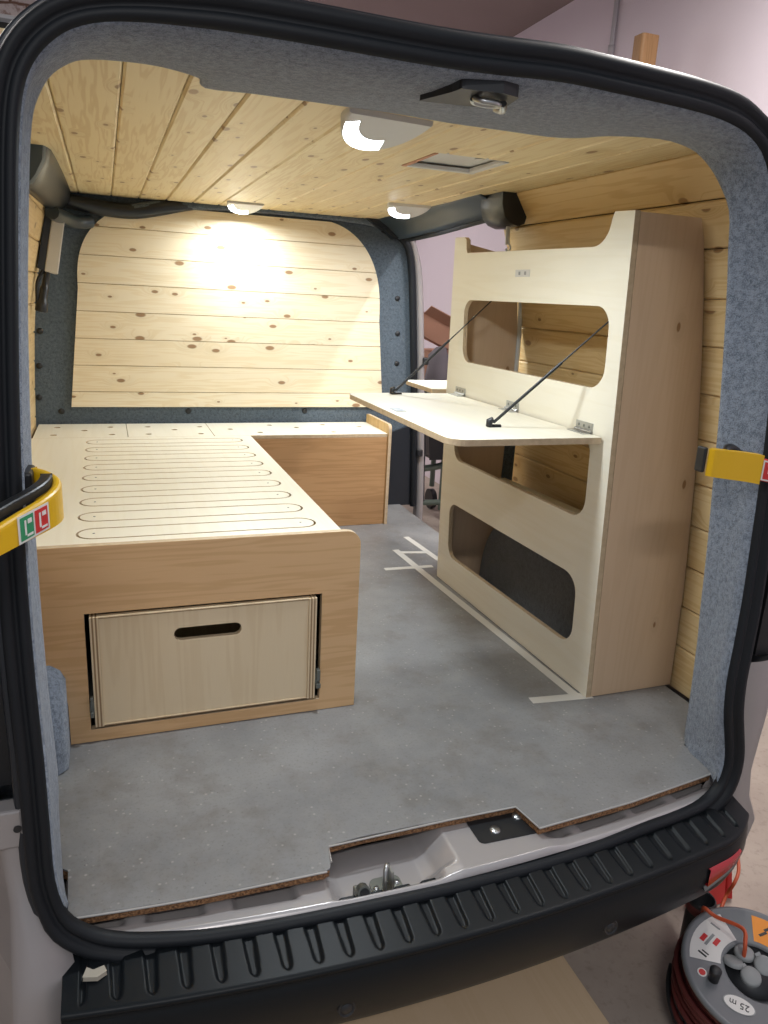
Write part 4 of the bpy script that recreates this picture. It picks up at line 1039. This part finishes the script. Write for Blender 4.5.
# pipe on the wall, post
g = MB(); g.tube([(2.735, 4.04, 1.9), (2.735, 4.04, 2.42), (2.735, 4.04, 2.78)], .014, 10); g.lathe([(.0, -.02), (.018, -.02), (.018, .02), (0, .02)], 16, Matrix.Translation((2.735, 4.04, 2.40)))
top(g.build('wall_conduit', 'pipe_grey', None, loc=(2.735, 4.04, ZO+1.9)), 'thin grey vertical conduit on the pale wall above the van', 'conduit')
g = MB(); g.tube([(2.735, 6.83, -.5), (2.735, 6.83, 2.75)], .012, 8)
top(g.build('wall_conduit', 'pipe_grey', None, loc=(2.735, 6.83, ZO-.5)), 'thin vertical conduit on the wall seen through the side door', 'conduit')
po = MB(); po.prism(rrect(2.50, 2.60, 3.44, 3.52, .015, 4), lambda u, v, w: (u, v, w), -.58, 2.29)
top(po.build('wooden_post', 'post_wood', None, bevel=.012, loc=(2.55, 3.59, ZO-.58)), 'rounded top of a brown wooden post standing behind the van roof', 'post')
# junk beyond the side door
tb = thing('storage_bin', 'black storage bin behind the side door opening, below the boxes', 'bin', (2.12, 4.9, -.58))
g = MB(); g.prism([(1.98, -.02), (2.33, -.02), (2.38, .37), (1.94, .37)], lambda u, v, w: (u, w, v), 4.45, 5.15); g.build('body', 'black_plastic', tb, bevel=.03)
g = MB(); g.box(1.92, 2.40, 4.40, 5.17, .37, .42); g.build('lid', 'black_plastic', tb, bevel=.01)
fr_ = thing('trolley_frame', 'green grey tubular trolley frame with castors under the black bin', 'trolley', (2.1, 4.8, -.58))
g = MB()
g.tube(catmull([(1.95, 4.55, -.10), (2.08, 4.55, -.09), (2.20, 4.56, -.06), (2.30, 4.6, -.045)], 5), .022, 10)
for x, y in ((2.14, 4.56), (2.30, 4.75), (1.98, 5.2), (2.35, 5.2)): g.tube([(x, y, -.04), (x, y, -.40)], .02, 10)
g.tube([(1.93, 4.56, -.34), (2.20, 4.56, -.35)], .02, 10); g.tube([(1.98, 5.2, -.05), (2.35, 5.2, -.05)], .02, 8); g.tube([(2.30, 4.75, -.05), (2.35, 5.2, -.05)], .02, 8); g.tube([(1.98, 4.6, -.05), (1.98, 5.2, -.05)], .02, 8)
g.build('frame', 'green_metal', fr_)
for x, y in ((2.20, 4.56), (2.30, 4.75), (1.98, 5.2), (2.35, 5.2)):
    g = MB(); g.tube([(x-.02, y, -.50), (x+.02, y, -.50)], .078, 20); g.build('castor', 'black_plastic', fr_, bevel=.01)
def carton(cx, cy, z, sx, sy, sz, rz, tilt, label, opened=False):
    o = thing('cardboard_box', label, 'box', (cx, cy, z))
    T = Matrix.Translation((cx, cy, z)) @ Matrix.Rotation(rz, 4, 'Z') @ Matrix.Rotation(tilt, 4, 'Y')
    g = MB(); t_ = .006
    g.box(-sx, sx, -sy, -sy+t_, 0, sz, T=T); g.box(-sx, sx, sy-t_, sy, 0, sz, T=T); g.box(-sx, -sx+t_, -sy+t_, sy-t_, 0, sz, T=T); g.box(sx-t_, sx, -sy+t_, sy-t_, 0, sz, T=T); g.box(-sx+t_, sx-t_, -sy+t_, sy-t_, 0, t_, T=T)
    if not opened: g.box(-sx, sx, -sy, sy, sz, sz+t_, T=T)
    g.build('carton', 'cardboard', o)
    if opened:
        for s in (-1, 1):
            F = T @ Matrix.Translation((s*sx, 0, sz)) @ Matrix.Rotation(s*math.radians(55), 4, 'Y')
            g = MB(); g.box(-.003, .003, -sy, sy, 0, sx*.8, T=F); g.build('flap', 'cardboard', o)
        F = T @ Matrix.Translation((0, -sy, sz)) @ Matrix.Rotation(math.radians(60), 4, 'X')
        g = MB(); g.box(-sx, sx, -.003, .003, 0, sx*.7, T=F); g.build('flap', 'cardboard', o)
    return o
carton(2.18, 4.88, .422, .17, .16, .24, .25, 0, 'brown cardboard box seen through the side door, lower of the two')
carton(2.06, 4.76, .738, .15, .13, .13, -.15, .42, 'open brown cardboard box seen through the side door, upper of the two', True)
g = MB()
g.lathe([(0, .30), (.05, .29), (.085, .24), (.10, .15), (.105, .06), (.09, .01), (0, 0)], 16, Matrix.Translation((2.03, 4.52, .42)) @ Matrix.Diagonal((.75, .9, 1, 1)))
for i, v in enumerate(g.v): g.v[i] = (v[0]+.012*math.sin(v[2]*40+v[1]*30), v[1]+.01*math.sin(v[2]*33), v[2])
top(g.build('cloth_bag', 'bag_grey', None, loc=(2.03, 4.52, ZO+.42)), 'slumped grey cloth bag beside the cardboard boxes', 'bag')

# added fill lamps, all out of view, shaped as fluorescent strips
def tube_lamp(x, y, rot, w, label):
    o = thing('fill_light', label, 'light', (x, y, 2.70), 'added garage fill lights')
    T = Matrix.Translation((x, y, 2.70)) @ Matrix.Rotation(rot, 4, 'Z')
    g = MB(); g.box(-.62, .62, -.05, .05, .02, .08, T=T); g.build('housing', 'white_plastic', o, bevel=.005)
    g = MB(); g.tube([T @ Vector((-.6, 0, 0)), T @ Vector((.6, 0, 0))], .014, 12); g.build('tube', 'fill_tube_glow', o)
    ld = bpy.data.lights.new('fill_glow', 'AREA'); ld.shape = 'RECTANGLE'; ld.size = 1.2; ld.size_y = .12; ld.energy = w; ld.color = (1, .96, .93)
    lo_ = bpy.data.objects.new('fill_glow', ld); C.objects.link(lo_); lo_.parent = o; lo_.location = (0, 0, -.04); lo_.rotation_euler = (0, 0, rot)
tube_lamp(-.3, -1.3, 0, 40, 'added unseen fill light on the garage ceiling behind the van')
tube_lamp(.28, 6.1, PI/2, 60, 'added unseen fill light ahead of the van near the brick wall')
tube_lamp(2.0, 1.7, PI/2, 60, 'added unseen fill light on the garage ceiling to the right of the van')
tube_lamp(-1.5, 3.2, 0, 45, 'added unseen fill light over the left side of the van')

# ------------------------------------------------------------------ world, camera
w = bpy.data.worlds.new('world'); bpy.context.scene.world = w; w.use_nodes = True
w.node_tree.nodes['Background'].inputs[0].default_value = (.80, .88, 1.0, 1)
w.node_tree.nodes['Background'].inputs[1].default_value = .48
cam = bpy.data.cameras.new('camera'); co = bpy.data.objects.new('camera', cam); C.objects.link(co)
R = ((.93949067, -.04774759, .33923068), (-.33879947, -.27610348, .89943415), (.05071696, -.95994116, -.2755735))
co.matrix_world = Matrix(((R[0][0], -R[0][1], -R[0][2], 0), (R[1][0], -R[1][1], -R[1][2], 0), (R[2][0], -R[2][1], -R[2][2], 1.0+ZO), (0, 0, 0, 1)))
cam.sensor_fit = 'VERTICAL'; cam.sensor_height = 36; cam.lens = 745.99/1024*36; cam.clip_start = .02
sc = bpy.context.scene; sc.camera = co
vs = sc.view_settings; vs.view_transform = 'Standard'; vs.look = 'None'; vs.exposure = 0; vs.gamma = 1; vs.use_curve_mapping = False
for o in bpy.data.objects:
    if '_o' in o: del o['_o']
